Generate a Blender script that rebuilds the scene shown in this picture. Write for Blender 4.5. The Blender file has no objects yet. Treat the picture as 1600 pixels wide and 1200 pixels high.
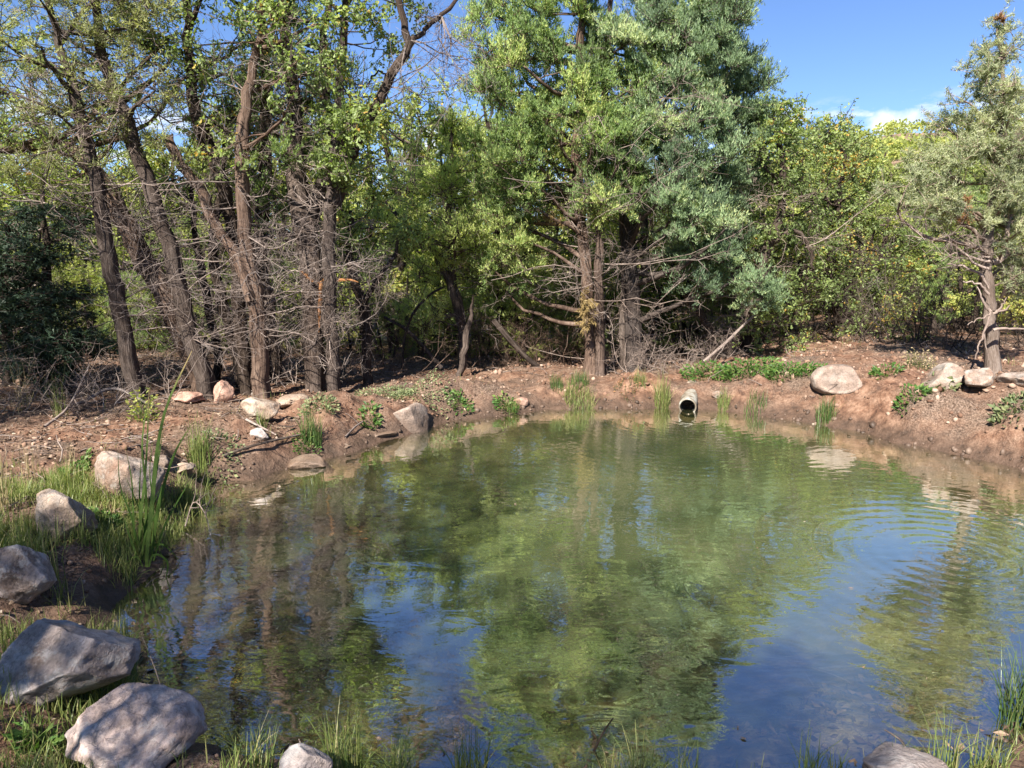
import bpy, bmesh, math, random
import numpy as np
from mathutils import Vector, Matrix
R = math.radians
rng = np.random.default_rng(7)
random.seed(7)
scene = bpy.context.scene
COL = scene.collection

# ------------------------------------------------------------------ camera, sky, sun
CAM_H, PITCH, F = 1.6, R(10.0), 1142.0
cd = bpy.data.cameras.new('camera'); cam = bpy.data.objects.new('camera', cd); COL.objects.link(cam)
cam.location = (0, 0, CAM_H); cam.rotation_euler = (R(90) - PITCH, 0, 0)
cd.sensor_width = 36.0; cd.lens = 36.0 * F / 1600.0; cd.clip_start = 0.05; cd.clip_end = 3000
scene.camera = cam

SUN_AZ = math.atan2(-0.40, -0.92)      # compass: x = sin, y = cos
SUN_EL = R(42)
sdir = Vector((math.sin(SUN_AZ) * math.cos(SUN_EL), math.cos(SUN_AZ) * math.cos(SUN_EL), math.sin(SUN_EL)))
sl = bpy.data.lights.new('sun', 'SUN'); sun = bpy.data.objects.new('sun', sl); COL.objects.link(sun)
sl.energy = 5.0; sl.angle = R(0.6); sl.color = (1.0, 0.93, 0.82)
sun.rotation_euler = sdir.to_track_quat('Z', 'Y').to_euler()

world = bpy.data.worlds.new('World'); scene.world = world; world.use_nodes = True
wn, wl = world.node_tree.nodes, world.node_tree.links
wn.clear()
wo = wn.new('ShaderNodeOutputWorld'); bg = wn.new('ShaderNodeBackground')
sky = wn.new('ShaderNodeTexSky'); sky.sky_type = 'NISHITA'; sky.sun_disc = False
sky.sun_elevation = SUN_EL; sky.sun_rotation = SUN_AZ
sky.altitude = 1800; sky.air_density = 1.0; sky.dust_density = 0.5; sky.ozone_density = 1.6
bg.inputs['Strength'].default_value = 0.065
# a few small white clouds low over the hills
geo = wn.new('ShaderNodeTexCoord')
sep = wn.new('ShaderNodeSeparateXYZ'); wl.new(geo.outputs['Generated'], sep.inputs[0])
cm = wn.new('ShaderNodeMapping'); cm.inputs['Scale'].default_value = (9, 9, 26); wl.new(geo.outputs['Generated'], cm.inputs[0])
cn = wn.new('ShaderNodeTexNoise'); cn.inputs['Scale'].default_value = 1.6; cn.inputs['Detail'].default_value = 7; cn.inputs['Roughness'].default_value = 0.6
wl.new(cm.outputs[0], cn.inputs['Vector'])
cr = wn.new('ShaderNodeMapRange'); cr.inputs['From Min'].default_value = 0.50; cr.inputs['From Max'].default_value = 0.62
wl.new(cn.outputs['Fac'], cr.inputs['Value'])
eb = wn.new('ShaderNodeMapRange'); eb.inputs['From Min'].default_value = 0.185; eb.inputs['From Max'].default_value = 0.155
wl.new(sep.outputs['Z'], eb.inputs['Value'])
cmul = wn.new('ShaderNodeMath'); cmul.operation = 'MULTIPLY'; wl.new(cr.outputs[0], cmul.inputs[0]); wl.new(eb.outputs[0], cmul.inputs[1])
cdir = Vector(((1397 - 800) / 1142.0, math.cos(PITCH) + (600 - 192) / 1142.0 * math.sin(PITCH), -math.sin(PITCH) + (600 - 192) / 1142.0 * math.cos(PITCH))).normalized()
cv = wn.new('ShaderNodeVectorMath'); cv.operation = 'SUBTRACT'; wl.new(geo.outputs['Generated'], cv.inputs[0]); cv.inputs[1].default_value = cdir
cs_ = wn.new('ShaderNodeVectorMath'); cs_.operation = 'MULTIPLY'; wl.new(cv.outputs[0], cs_.inputs[0]); cs_.inputs[1].default_value = (1.0, 1.0, 2.6)
cl_ = wn.new('ShaderNodeVectorMath'); cl_.operation = 'LENGTH'; wl.new(cs_.outputs[0], cl_.inputs[0])
c2 = wn.new('ShaderNodeTexNoise'); c2.inputs['Scale'].default_value = 38; c2.inputs['Detail'].default_value = 6; wl.new(geo.outputs['Generated'], c2.inputs['Vector'])
ca = wn.new('ShaderNodeMath'); ca.operation = 'MULTIPLY_ADD'; wl.new(c2.outputs['Fac'], ca.inputs[0]); ca.inputs[1].default_value = -.082; wl.new(cl_.outputs['Value'], ca.inputs[2])
cf = wn.new('ShaderNodeMapRange'); cf.inputs['From Min'].default_value = .002; cf.inputs['From Max'].default_value = -.024; wl.new(ca.outputs[0], cf.inputs['Value'])
cmx = wn.new('ShaderNodeMath'); cmx.operation = 'MAXIMUM'; wl.new(cmul.outputs[0], cmx.inputs[0]); wl.new(cf.outputs[0], cmx.inputs[1]); cmul = cmx
cmix = wn.new('ShaderNodeMix'); cmix.data_type = 'RGBA'; wl.new(cmul.outputs[0], cmix.inputs['Factor'])
tint_ = wn.new('ShaderNodeMix'); tint_.data_type = 'RGBA'; tint_.blend_type = 'MULTIPLY'; tint_.inputs['Factor'].default_value = 1; tint_.inputs['B'].default_value = (.66, .78, 1.0, 1)
wl.new(sky.outputs[0], tint_.inputs['A']); wl.new(tint_.outputs['Result'], cmix.inputs['A']); cmix.inputs['B'].default_value = (6.0, 6.3, 6.8, 1)
wl.new(cmix.outputs['Result'], bg.inputs['Color']); wl.new(bg.outputs[0], wo.inputs[0])

vs = scene.view_settings
vs.view_transform = 'Standard'; vs.look = 'None'; vs.gamma = 1; vs.use_curve_mapping = False
vs.exposure = 1.58
scene.cycles.max_bounces = 8; scene.cycles.transparent_max_bounces = 6
scene.cycles.diffuse_bounces = 5; scene.cycles.glossy_bounces = 3; scene.cycles.transmission_bounces = 3
scene.cycles.caustics_reflective = False; scene.cycles.caustics_refractive = False

# ------------------------------------------------------------------ photo geometry -> world
cp, sp_ = math.cos(PITCH), math.sin(PITCH)
def ray(px, py):
    u = (px - 800) / F; v = (600 - py) / F
    return np.array([u, cp + v * sp_, -sp_ + v * cp])
def P(px, py, Y):                       # point on the ray at world depth Y
    d = ray(px, py); return np.array([0, 0, CAM_H]) + d * (Y / d[1])
def G(px, py, z=0.0):                   # point on the ray at height z
    d = ray(px, py); return np.array([0, 0, CAM_H]) + d * ((z - CAM_H) / d[2])
def mpp(p):                             # metres per photo pixel at point p
    return (p[1] * cp + (CAM_H - p[2]) * sp_) / F
def pix(p):                             # world -> photo pixel (for density maps)
    x, y, z = p[..., 0], p[..., 1], p[..., 2] - CAM_H
    dep = y * cp - z * sp_; up = y * sp_ + z * cp
    return 800 + F * x / dep, 600 - F * up / dep

# ------------------------------------------------------------------ value noise
def _h(ix, iy, iz, s):
    n = (ix.astype(np.int64) * 374761393 + iy.astype(np.int64) * 668265263 + iz.astype(np.int64) * 2147483647 + s * 974634777) & 0xffffffff
    n = ((n ^ (n >> 13)) * 1274126177) & 0xffffffff
    return ((n ^ (n >> 16)) & 0xffffff) / 0xffffff
def vnoise(x, y, z=None, s=0):
    if z is None: z = np.zeros_like(x)
    fx, fy, fz = np.floor(x), np.floor(y), np.floor(z)
    tx, ty, tz = x - fx, y - fy, z - fz
    tx, ty, tz = [t * t * (3 - 2 * t) for t in (tx, ty, tz)]
    r = 0
    for dx in (0, 1):
        for dy in (0, 1):
            for dz in (0, 1):
                w = (tx if dx else 1 - tx) * (ty if dy else 1 - ty) * (tz if dz else 1 - tz)
                r = r + w * _h(fx + dx, fy + dy, fz + dz, s)
    return r * 2 - 1
def fbm(x, y, z=None, s=0, o=4, g=0.5):
    r, a = 0, 1.0
    for i in range(o):
        r = r + a * vnoise(x, y, z, s + i); x = x * 2.03 + 7.1; y = y * 2.03 + 3.7
        if z is not None: z = z * 2.03 + 1.3
        a *= g
    return r
def ss(a, b, x):
    t = np.clip((x - a) / (b - a), 0, 1); return t * t * (3 - 2 * t)

# ------------------------------------------------------------------ pond outline and ground height
shore_px = [(204, 1090), (196, 1020), (188, 960), (205, 905), (262, 850), (300, 800), (335, 757), (420, 738), (520, 712), (575, 693),
            (610, 684), (668, 672), (705, 662), (770, 650), (835, 641), (950, 637), (1060, 638), (1130, 643), (1200, 650), (1290, 664),
            (1345, 672), (1400, 690), (1450, 699), (1510, 712), (1560, 722), (1600, 730), (1680, 765)]
poly = [tuple(G(a, b)[:2]) for a, b in shore_px]
poly += [(4.9, 4.0), (4.6, 3.0), (3.6, 2.55), (2.55, 2.4), (1.9, 2.28), (1.45, 2.02), (0.9, 1.97), (0.3, 1.98), (-0.2, 1.95), (-0.62, 1.98), (-0.78, 2.1), (-1.15, 2.22)]
poly = np.array(poly)
def sdist(x, y):
    x = np.asarray(x, float); y = np.asarray(y, float)
    best = np.full(x.shape, 1e9); inside = np.zeros(x.shape, bool)
    n = len(poly)
    for i in range(n):
        ax, ay = poly[i]; bx, by = poly[(i + 1) % n]
        ex, ey = bx - ax, by - ay
        t = np.clip(((x - ax) * ex + (y - ay) * ey) / (ex * ex + ey * ey), 0, 1)
        best = np.minimum(best, (x - ax - t * ex) ** 2 + (y - ay - t * ey) ** 2)
        c = ((ay > y) != (by > y)) & (x < (bx - ax) * (y - ay) / ((by - ay) if by != ay else 1e-9) + ax)
        inside ^= c
    d = np.sqrt(best)
    return np.where(inside, -d, d)
def H(x, y):
    x = np.asarray(x, float); y = np.asarray(y, float)
    d = sdist(x, y) + 0.09 * fbm(x * 1.7, y * 1.7, s=3, o=3) + 0.03 * fbm(x * 7, y * 7, s=5, o=2)
    right = ss(1.8, 4.2, x) * ss(3.0, 5.0, y)
    near = ss(3.4, 2.2, y)
    crest = 0.18 + 0.28 * right + 0.06 * ss(-1, -3, x) - 0.10 * near
    w = 0.42 + 0.45 * right + 0.25 * near
    t = np.clip(d / w, 0, 1)
    bank = crest * (1 - (1 - t) ** 2.2)
    clod = np.maximum(0, fbm(x * 3.1, y * 3.1, s=11, o=4, g=0.55))
    z = bank + ss(0, .3, d) * (0.045 * fbm(x * 1.1, y * 1.1, s=9, o=3) + 0.085 * clod * ss(2.2, .2, d) + 0.018 * fbm(x * 16, y * 16, s=13, o=2))
    z = z + 0.12 * ss(.1, .3, d) * ss(.9, .4, d) * np.maximum(0, fbm(x * 2.3, y * 2.3, s=23, o=2))
    # valley falling away behind, hills rising to the right and far round about
    z = z - 0.05 * np.maximum(0, y - 9.6) * ss(3.5, -2, x) - 0.018 * np.maximum(0, y - 10.5)
    r = np.sqrt(x * x + y * y)
    z = z * 1.0 + ss(12, 30, r) * 0.5 * fbm(x * .07, y * .07, s=31, o=3)
    z = np.where(r > 45, np.maximum(z, -3.2), z)
    az = np.arctan2(x, y)
    hill = (0.05 + 0.95 * ss(0.10, 0.42, az) * ss(2.6, 1.2, az))
    z = z + hill * ss(28, 135, r) * (17.5 + 3 * fbm(x * .03, y * .03, s=41, o=4))
    z = z + ss(60, 190, r) * 4.5
    # pond bed
    shallow = ss(0.2, -1.8, x) * 0.5 + ss(3.4, 2.3, y) * 0.4 + ss(2.3, 3.8, x) * 0.45
    cap = 0.95 - 0.77 * ss(2.2, 3.2, x) - 0.55 * ss(-.3, -1.5, x) * ss(5.6, 4.2, y)
    bed = -np.minimum(cap, (0.46 - 0.32 * np.clip(shallow, 0, 1)) * np.maximum(0, -d)) - 0.025 * ss(0, -.15, d) + 0.035 * ss(0, -.3, d) * fbm(x * 3, y * 3, s=17, o=4)
    return np.where(d < 0, bed, z)
def H1(x, y): return float(H(np.array([x]), np.array([y]))[0])
def hit(px, py, off=0.0):               # where the ray through that pixel meets the ground (or water)
    d = ray(px, py); ts = np.linspace(1.5, 14, 700) / d[1]
    pts = np.array([0, 0, CAM_H]) + ts[:, None] * d
    hh = np.maximum(H(pts[:, 0], pts[:, 1]), -0.0)
    k = np.argmax(pts[:, 2] < hh + off)
    if not (pts[k, 2] < hh[k] + off): k = 500
    return np.array([pts[k, 0], pts[k, 1], hh[k]])

# ------------------------------------------------------------------ mesh helpers
class Buf:
    def __init__(s): s.v, s.f3, s.f4, s.uv, s.t, s.n = [], [], [], [], [], 0
    def add(s, v, f, uv=None, tint=None):
        v = np.asarray(v, float).reshape(-1, 3); f = np.asarray(f, np.int64)
        m = len(v)
        (s.f4 if f.shape[1] == 4 else s.f3).append(f + s.n)
        s.v.append(v); s.uv.append(np.zeros((m, 2)) if uv is None else np.asarray(uv).reshape(-1, 2))
        s.t.append(np.full(m, 0.5) if tint is None else np.broadcast_to(np.asarray(tint, float).reshape(-1), (m,)) if np.size(tint) in (1, m) else np.resize(tint, m))
        s.n += m
    def mesh(s, name, mats, smooth=True):
        me = bpy.data.meshes.new(name)
        if s.n == 0: return me
        v = np.concatenate(s.v); uv = np.concatenate(s.uv); t = np.concatenate(s.t)
        f4 = np.concatenate(s.f4) if s.f4 else np.zeros((0, 4), np.int64)
        f3 = np.concatenate(s.f3) if s.f3 else np.zeros((0, 3), np.int64)
        loops = np.concatenate([f4.ravel(), f3.ravel()]).astype(np.int32)
        np_ = len(f4) + len(f3)
        me.vertices.add(len(v)); me.vertices.foreach_set('co', v.astype(np.float32).ravel())
        me.loops.add(len(loops)); me.loops.foreach_set('vertex_index', loops)
        me.polygons.add(np_)
        starts = np.concatenate([np.arange(len(f4)) * 4, len(f4) * 4 + np.arange(len(f3)) * 3]).astype(np.int32)
        me.polygons.foreach_set('loop_start', starts)
        me.polygons.foreach_set('use_smooth', np.full(np_, smooth))
        ul = me.uv_layers.new(name='UVMap'); ul.data.foreach_set('uv', uv[loops].astype(np.float32).ravel())
        a = me.attributes.new('tint', 'FLOAT', 'POINT'); a.data.foreach_set('value', t.astype(np.float32))
        for m in (mats if isinstance(mats, (list, tuple)) else [mats]): me.materials.append(m)
        me.update(calc_edges=True)
        return me
def link(name, me, parent=None, loc=None):
    o = bpy.data.objects.new(name, me); COL.objects.link(o)
    if loc is not None: o.location = loc
    if parent is not None: o.parent = parent
    return o
def tag(o, label=None, cat=None, group=None, kind=None):
    if label: o['label'] = label
    if cat: o['category'] = cat
    if group: o['group'] = group
    if kind: o['kind'] = kind
    return o
def thing(name, label, cat, loc, group=None):
    o = bpy.data.objects.new(name, None); COL.objects.link(o); o.location = loc; o.empty_display_size = .1
    return tag(o, label, cat, group)
def copy_thing(root, loc, rz, scale, label=None, group=None, tilt=(0, 0)):
    r = root.copy(); COL.objects.link(r); r.location = loc; r.rotation_euler = (tilt[0], tilt[1], rz); r.scale = scale
    if label: r['label'] = label
    if group: r['group'] = group
    for ch in list(root.children):
        c = ch.copy(); COL.objects.link(c); c.parent = r
    return r
def nrm(a): return a / (np.linalg.norm(a, axis=-1, keepdims=True) + 1e-9)
def tubes(buf, paths, radii, k=4, tint=0.5, uvs=1.0, lump=0.0, cap=False):
    paths = np.asarray(paths, float); radii = np.asarray(radii, float)
    if paths.ndim == 2: paths = paths[None]; radii = radii[None]
    M, n, _ = paths.shape
    if M == 0: return
    tan = np.empty_like(paths); tan[:, 1:-1] = paths[:, 2:] - paths[:, :-2]; tan[:, 0] = paths[:, 1] - paths[:, 0]; tan[:, -1] = paths[:, -1] - paths[:, -2]
    tan = nrm(tan)
    ov = nrm(paths[:, -1] - paths[:, 0])
    ref = np.where(np.abs(ov[:, 2:3]) > 0.8, np.array([[0.31, 0.95, 0.0]]), np.array([[0.05, 0.08, 1.0]]))
    ref = np.broadcast_to(ref[:, None], tan.shape)
    e1 = nrm(np.cross(tan, ref)); e2 = np.cross(tan, e1)
    a = np.arange(k) * 2 * np.pi / k
    rr = radii[:, :, None] * np.ones(k)
    if lump:
        jit = vnoise(np.cos(a)[None, None] * 2.2 + paths[:, :, :1] * 1.5 + 50, np.sin(a)[None, None] * 2.2 + paths[:, :, 2:3] * 2.5 + 50 + paths[:, :, 1:2], s=5)
        jit2 = vnoise(np.cos(a)[None, None] * 6 + 20 + 0 * paths[:, :, :1], np.sin(a)[None, None] * 6 + paths[:, :, 2:3] * 1.2 + 20, s=8)
        rr = rr * (1 + lump * jit + lump * .8 * jit2)
    v = paths[:, :, None] + rr[..., None] * (np.cos(a)[None, None, :, None] * e1[:, :, None] + np.sin(a)[None, None, :, None] * e2[:, :, None])
    seg = np.concatenate([np.zeros((M, 1)), np.cumsum(np.linalg.norm(np.diff(paths, axis=1), axis=2), axis=1)], 1)
    uu = np.broadcast_to((a / (2 * np.pi))[None, None], (M, n, k)); vv = np.broadcast_to(seg[:, :, None], (M, n, k))
    uu = np.abs(uu * 2 - 1) * uvs * np.maximum(radii.max(axis=1), .01)[:, None, None] * 3.1
    uv = np.stack([uu + (np.arange(M) * .37)[:, None, None], vv], -1)
    idx = np.arange(n * k).reshape(n, k)
    q = np.stack([idx[:-1], np.roll(idx[:-1], -1, 1), np.roll(idx[1:], -1, 1), idx[1:]], -1).reshape(-1, 4)
    f = (q[None] + (np.arange(M) * n * k)[:, None, None]).reshape(-1, 4)
    tt = np.repeat(np.broadcast_to(np.asarray(tint, float), (M,)), n * k)
    buf.add(v.reshape(-1, 3), f, uv.reshape(-1, 2), tt)
    if cap:
        cv = np.concatenate([v[0, -1], [paths[0, -1] + tan[0, -1] * radii[0, -1] * .3]])
        buf.add(cv, [[i, (i + 1) % k, k] for i in range(k)], None, tint)
def resample(pts, n):
    pts = np.asarray(pts, float)
    if len(pts) > 2:                                   # Catmull-Rom
        e = np.concatenate([[2 * pts[0] - pts[1]], pts, [2 * pts[-1] - pts[-2]]]); out = []
        for i in range(len(pts) - 1):
            p0, p1, p2, p3 = e[i:i + 4]
            for t in np.linspace(0, 1, 9)[:-1]:
                out.append(.5 * ((2 * p1) + (p2 - p0) * t + (2 * p0 - 5 * p1 + 4 * p2 - p3) * t * t + (3 * p1 - p0 - 3 * p2 + p3) * t ** 3))
        out.append(pts[-1]); pts = np.array(out)
    s = np.concatenate([[0], np.cumsum(np.linalg.norm(np.diff(pts, axis=0), axis=1))])
    u = np.linspace(0, s[-1], n)
    return np.stack([np.interp(u, s, pts[:, i]) for i in range(pts.shape[1])], -1)
def curvy(A, B, n, bend=.15, wob=.03, up=0.0):
    """M curved paths from A to B"""
    M = len(A); t = np.linspace(0, 1, n)[None, :, None]
    L = np.linalg.norm(B - A, axis=1)[:, None, None]
    off = rng.normal(size=(M, 1, 3)) * bend * L * np.sin(np.pi * t)
    off[..., 2] += (up * L * np.sin(np.pi * t))[..., 0]
    w = np.cumsum(rng.normal(size=(M, n, 3)) * wob * L, axis=1); w = w - w[:, :1]
    w[:, :, :] *= (t * (1.3 - t))
    return A[:, None] * (1 - t) + B[:, None] * t + off + w
def rdir(M): return nrm(rng.normal(size=(M, 3)))
def leaves(buf, pos, d, L, W, tint, shape='kite', fold=0.25):
    M = len(pos)
    if M == 0: return
    d = nrm(d); s = nrm(np.cross(d, rdir(M))); nn = np.cross(d, s)
    L = np.broadcast_to(L, (M,))[:, None]; W = np.broadcast_to(W, (M,))[:, None]
    if shape == 'tri':
        v = np.stack([pos - s * W / 2, pos + s * W / 2, pos + d * L], 1); f = np.arange(3 * M).reshape(M, 3); c = 3
    elif shape == 'kite':
        v = np.stack([pos, pos + d * L * .5 - s * W / 2 + nn * W * fold, pos + d * L, pos + d * L * .5 + s * W / 2 + nn * W * fold], 1)
        b = np.arange(M)[:, None] * 4; f = np.concatenate([b + [0, 1, 2], b + [0, 2, 3]]); c = 4
    else:                                               # lobed leaf
        pr = [(0, 0), (.36, .32), (.46, .16), (.72, .44), (1, 0), (.72, -.44), (.46, -.16), (.36, -.32)]
        v = np.stack([pos + d * L * a + s * W * b_ + nn * W * fold * abs(b_) for a, b_ in pr], 1)
        b = np.arange(M)[:, None] * 8
        f = np.concatenate([b + t for t in ([0, 1, 2], [2, 3, 4], [4, 5, 6], [6, 7, 0], [0, 2, 6], [2, 4, 6])]); c = 8
    buf.add(v.reshape(-1, 3), f, None, np.repeat(np.clip(tint, 0, 1), c))
def blades(buf, base, L, W, lean, seg=3, tint=.5, droop=.5):
    """tapering grass blades rising from base"""
    M = len(base); a = rng.uniform(0, 2 * np.pi, M)
    out = np.stack([np.cos(a), np.sin(a), np.zeros(M)], -1); s = np.stack([-np.sin(a + rng.normal(0, .6, M)), np.cos(a), np.zeros(M)], -1); s = nrm(s)
    L = np.broadcast_to(L, (M,)); lean = np.broadcast_to(lean, (M,)); W = np.broadcast_to(W, (M,))
    rows = []
    for i in range(seg + 1):
        t = i / seg
        th = lean * (0.35 + droop * 1.6 * t)
        p = base + (L * t)[:, None] * (np.cos(th)[:, None] * np.array([0, 0, 1]) + np.sin(th)[:, None] * out)
        w = (W * (1 - t ** 1.6) * .5 + .0004)[:, None]
        rows += [p - s * w, p + s * w]
    v = np.stack(rows, 1); n = 2 * (seg + 1)
    q = np.array([[2 * i, 2 * i + 1, 2 * i + 3, 2 * i + 2] for i in range(seg)])
    f = (q[None] + (np.arange(M) * n)[:, None, None]).reshape(-1, 4)
    buf.add(v.reshape(-1, 3), f, None, np.repeat(np.clip(np.broadcast_to(tint, (M,)), 0, 1), n))

# ------------------------------------------------------------------ materials
def newmat(name):
    m = bpy.data.materials.new(name); m.use_nodes = True
    nt = m.node_tree; nt.nodes.clear()
    o = nt.nodes.new('ShaderNodeOutputMaterial')
    return m, nt, nt.nodes, nt.links, o
def ramp(N, stops, interp='LINEAR'):
    r = N.new('ShaderNodeValToRGB'); e = r.color_ramp.elements
    r.color_ramp.interpolation = interp
    while len(e) < len(stops): e.new(0.5)
    for i, (p, c) in enumerate(stops):
        e[i].position = p; e[i].color = (*c, 1)
    return r
def noise(N, L, scale, detail=4, rough=.6, vec=None, dist=0):
    n = N.new('ShaderNodeTexNoise'); n.inputs['Scale'].default_value = scale; n.inputs['Detail'].default_value = detail
    n.inputs['Roughness'].default_value = rough; n.inputs['Distortion'].default_value = dist
    if vec is not None: L.new(vec, n.inputs['Vector'])
    return n
def mixc(N, L, f, a, b, mode='MIX'):
    m = N.new('ShaderNodeMix'); m.data_type = 'RGBA'; m.blend_type = mode
    if isinstance(f, (int, float)): m.inputs['Factor'].default_value = f
    else: L.new(f, m.inputs['Factor'])
    for s, v in (('A', a), ('B', b)):
        if isinstance(v, tuple): m.inputs[s].default_value = (*v, 1)
        else: L.new(v, m.inputs[s])
    return m.outputs['Result']
def mth(N, L, op, a, b=None, clamp=False):
    m = N.new('ShaderNodeMath'); m.operation = op; m.use_clamp = clamp
    for i, v in enumerate((a, b)):
        if v is None: continue
        if isinstance(v, (int, float)): m.inputs[i].default_value = v
        else: L.new(v, m.inputs[i])
    return m.outputs[0]
def leafmat(name, stops, trans=.35, rough=.55, spec=.3, gain=1.0):
    m, nt, N, L, o = newmat(name)
    at = N.new('ShaderNodeAttribute'); at.attribute_name = 'tint'
    rp = ramp(N, [(p_, tuple(min(.75, c_ * gain) for c_ in q_)) for p_, q_ in stops]); L.new(at.outputs['Fac'], rp.inputs[0])
    p = N.new('ShaderNodeBsdfPrincipled'); L.new(rp.outputs[0], p.inputs['Base Color'])
    p.inputs['Roughness'].default_value = rough; p.inputs['Specular IOR Level'].default_value = spec
    t = N.new('ShaderNodeBsdfTranslucent')
    tc = mixc(N, L, 1.0, rp.outputs[0], (1.25, 1.35, .6), 'MULTIPLY'); L.new(tc, t.inputs['Color'])
    x = N.new('ShaderNodeMixShader'); x.inputs[0].default_value = trans
    L.new(p.outputs[0], x.inputs[1]); L.new(t.outputs[0], x.inputs[2]); L.new(x.outputs[0], o.inputs[0])
    return m
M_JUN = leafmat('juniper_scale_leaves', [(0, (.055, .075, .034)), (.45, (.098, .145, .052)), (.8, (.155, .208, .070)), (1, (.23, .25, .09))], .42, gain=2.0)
M_JUNY = leafmat('sun_painted_juniper_leaves', [(0, (.11, .135, .05)), (.5, (.20, .24, .085)), (1, (.30, .32, .13))], .55, gain=2.2)  # brighter juniper leaves: sunlight painted in where the grove shades the tree
M_JUNB = leafmat('bluish_juniper_scale_leaves', [(0, (.055, .080, .052)), (.45, (.105, .152, .082)), (.8, (.170, .222, .120)), (1, (.25, .28, .14))], .4, gain=1.9)
M_PIN = leafmat('pinyon_needles', [(0, (.080, .095, .058)), (.5, (.17, .19, .115)), (.9, (.25, .265, .165)), (1, (.29, .30, .18))], .42, gain=1.75)
M_PINL = leafmat('olive_needles', [(0, (.065, .075, .036)), (.5, (.13, .14, .065)), (1, (.22, .225, .10))], .45, gain=2.1)
M_OAK = leafmat('oak_leaves', [(0, (.06, .082, .032)), (.5, (.13, .168, .064)), (.88, (.19, .232, .08)), (.95, (.22, .23, .05)), (1, (.30, .19, .05))], .52, .45, .4, 1.95)
M_OAKY = leafmat('yellow_green_scrub_leaves', [(0, (.10, .115, .038)), (.5, (.19, .22, .065)), (.9, (.27, .28, .09)), (1, (.30, .24, .08))], .52, .5, .35, 1.8)
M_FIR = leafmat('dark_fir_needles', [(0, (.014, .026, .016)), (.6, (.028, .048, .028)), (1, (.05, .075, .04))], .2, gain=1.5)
M_GRASS = leafmat('fresh_grass', [(0, (.07, .105, .034)), (.42, (.15, .205, .06)), (.7, (.25, .27, .09)), (1, (.44, .37, .21))], .38, .45, .35)
M_RUSH = leafmat('rush_blades', [(0, (.035, .070, .020)), (.6, (.075, .135, .035)), (1, (.24, .24, .09))], .3, .4, .4)
M_CAT = leafmat('reed_leaves', [(0, (.038, .080, .018)), (.5, (.070, .135, .028)), (.8, (.13, .19, .05)), (1, (.28, .22, .10))], .3, .55, .2)
M_WEED = leafmat('weed_leaves', [(0, (.035, .085, .020)), (.6, (.075, .155, .032)), (1, (.17, .24, .06))], .35, .5, .35)
M_PALE = leafmat('pale_groundcover_leaves', [(0, (.09, .12, .06)), (.6, (.17, .21, .10)), (1, (.28, .30, .15))], .3)
M_DRY = leafmat('dry_grass_straw', [(0, (.20, .15, .08)), (1, (.45, .37, .22))], .25)
M_DEADF = leafmat('dead_yellow_foliage', [(0, (.17, .115, .05)), (1, (.36, .27, .12))], .25)
M_RUST = leafmat('dead_rust_needles', [(0, (.17, .085, .045)), (1, (.32, .18, .09))], .25)
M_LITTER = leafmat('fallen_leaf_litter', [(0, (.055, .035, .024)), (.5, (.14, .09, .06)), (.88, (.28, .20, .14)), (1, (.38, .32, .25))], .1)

def barkmat(name, dark, mid, light, ridge=9.0, strength=1.0, gain=.86):
    m, nt, N, L, o = newmat(name)
    uv = N.new('ShaderNodeUVMap')
    mp = N.new('ShaderNodeMapping'); mp.inputs['Scale'].default_value = (ridge * 7, ridge * .55, 1); L.new(uv.outputs[0], mp.inputs[0])
    n1 = noise(N, L, 1.0, 5, .6, mp.outputs[0], .7)
    mp2 = N.new('ShaderNodeMapping'); mp2.inputs['Scale'].default_value = (ridge * 24, ridge * 2.6, 1); L.new(uv.outputs[0], mp2.inputs[0])
    n2 = noise(N, L, 1.0, 4, .6, mp2.outputs[0])
    tc = N.new('ShaderNodeTexCoord'); n3 = noise(N, L, 1.7, 3, .5, tc.outputs['Object'])
    s = mth(N, L, 'ADD', mth(N, L, 'MULTIPLY', n1.outputs[0], .65), mth(N, L, 'MULTIPLY', n2.outputs[0], .35))
    rp = ramp(N, [(.36, dark), (.50, mid), (.62, light)]); L.new(s, rp.inputs[0])
    r3 = ramp(N, [(.35, (.72, .66, .62)), (.65, (1.15, 1.12, 1.1))]); L.new(n3.outputs[0], r3.inputs[0])
    c = mixc(N, L, 1.0, rp.outputs[0], r3.outputs[0], 'MULTIPLY')
    oi = N.new('ShaderNodeObjectInfo'); rr_ = ramp(N, [(0, (.72 * gain, .74 * gain, .78 * gain)), (.5, (gain, .96 * gain, .93 * gain)), (1, (1.25 * gain, 1.25 * gain, 1.25 * gain))]); L.new(oi.outputs['Random'], rr_.inputs[0])
    c = mixc(N, L, 1.0, c, rr_.outputs[0], 'MULTIPLY')
    p = N.new('ShaderNodeBsdfPrincipled'); L.new(c, p.inputs['Base Color']); p.inputs['Roughness'].default_value = .9; p.inputs['Specular IOR Level'].default_value = .15
    b = N.new('ShaderNodeBump'); b.inputs['Strength'].default_value = strength; b.inputs['Distance'].default_value = .02
    L.new(s, b.inputs['Height']); L.new(b.outputs[0], p.inputs['Normal']); L.new(p.outputs[0], o.inputs[0])
    return m
B_GREY = barkmat('grey_brown_furrowed_bark', (.035, .028, .024), (.105, .085, .075), (.22, .19, .17))
B_RED = barkmat('reddish_shredded_bark', (.040, .027, .022), (.135, .096, .076), (.29, .225, .185), 7)
B_DARK = barkmat('dark_oak_bark', (.018, .014, .012), (.060, .046, .038), (.13, .11, .095))
B_PALE = barkmat('pale_grey_pinyon_bark', (.10, .075, .06), (.27, .22, .185), (.42, .37, .33), 12, .8)
B_DEAD = barkmat('weathered_dead_wood', (.11, .09, .08), (.26, .22, .20), (.44, .39, .36), 16, .4, .95)
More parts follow.
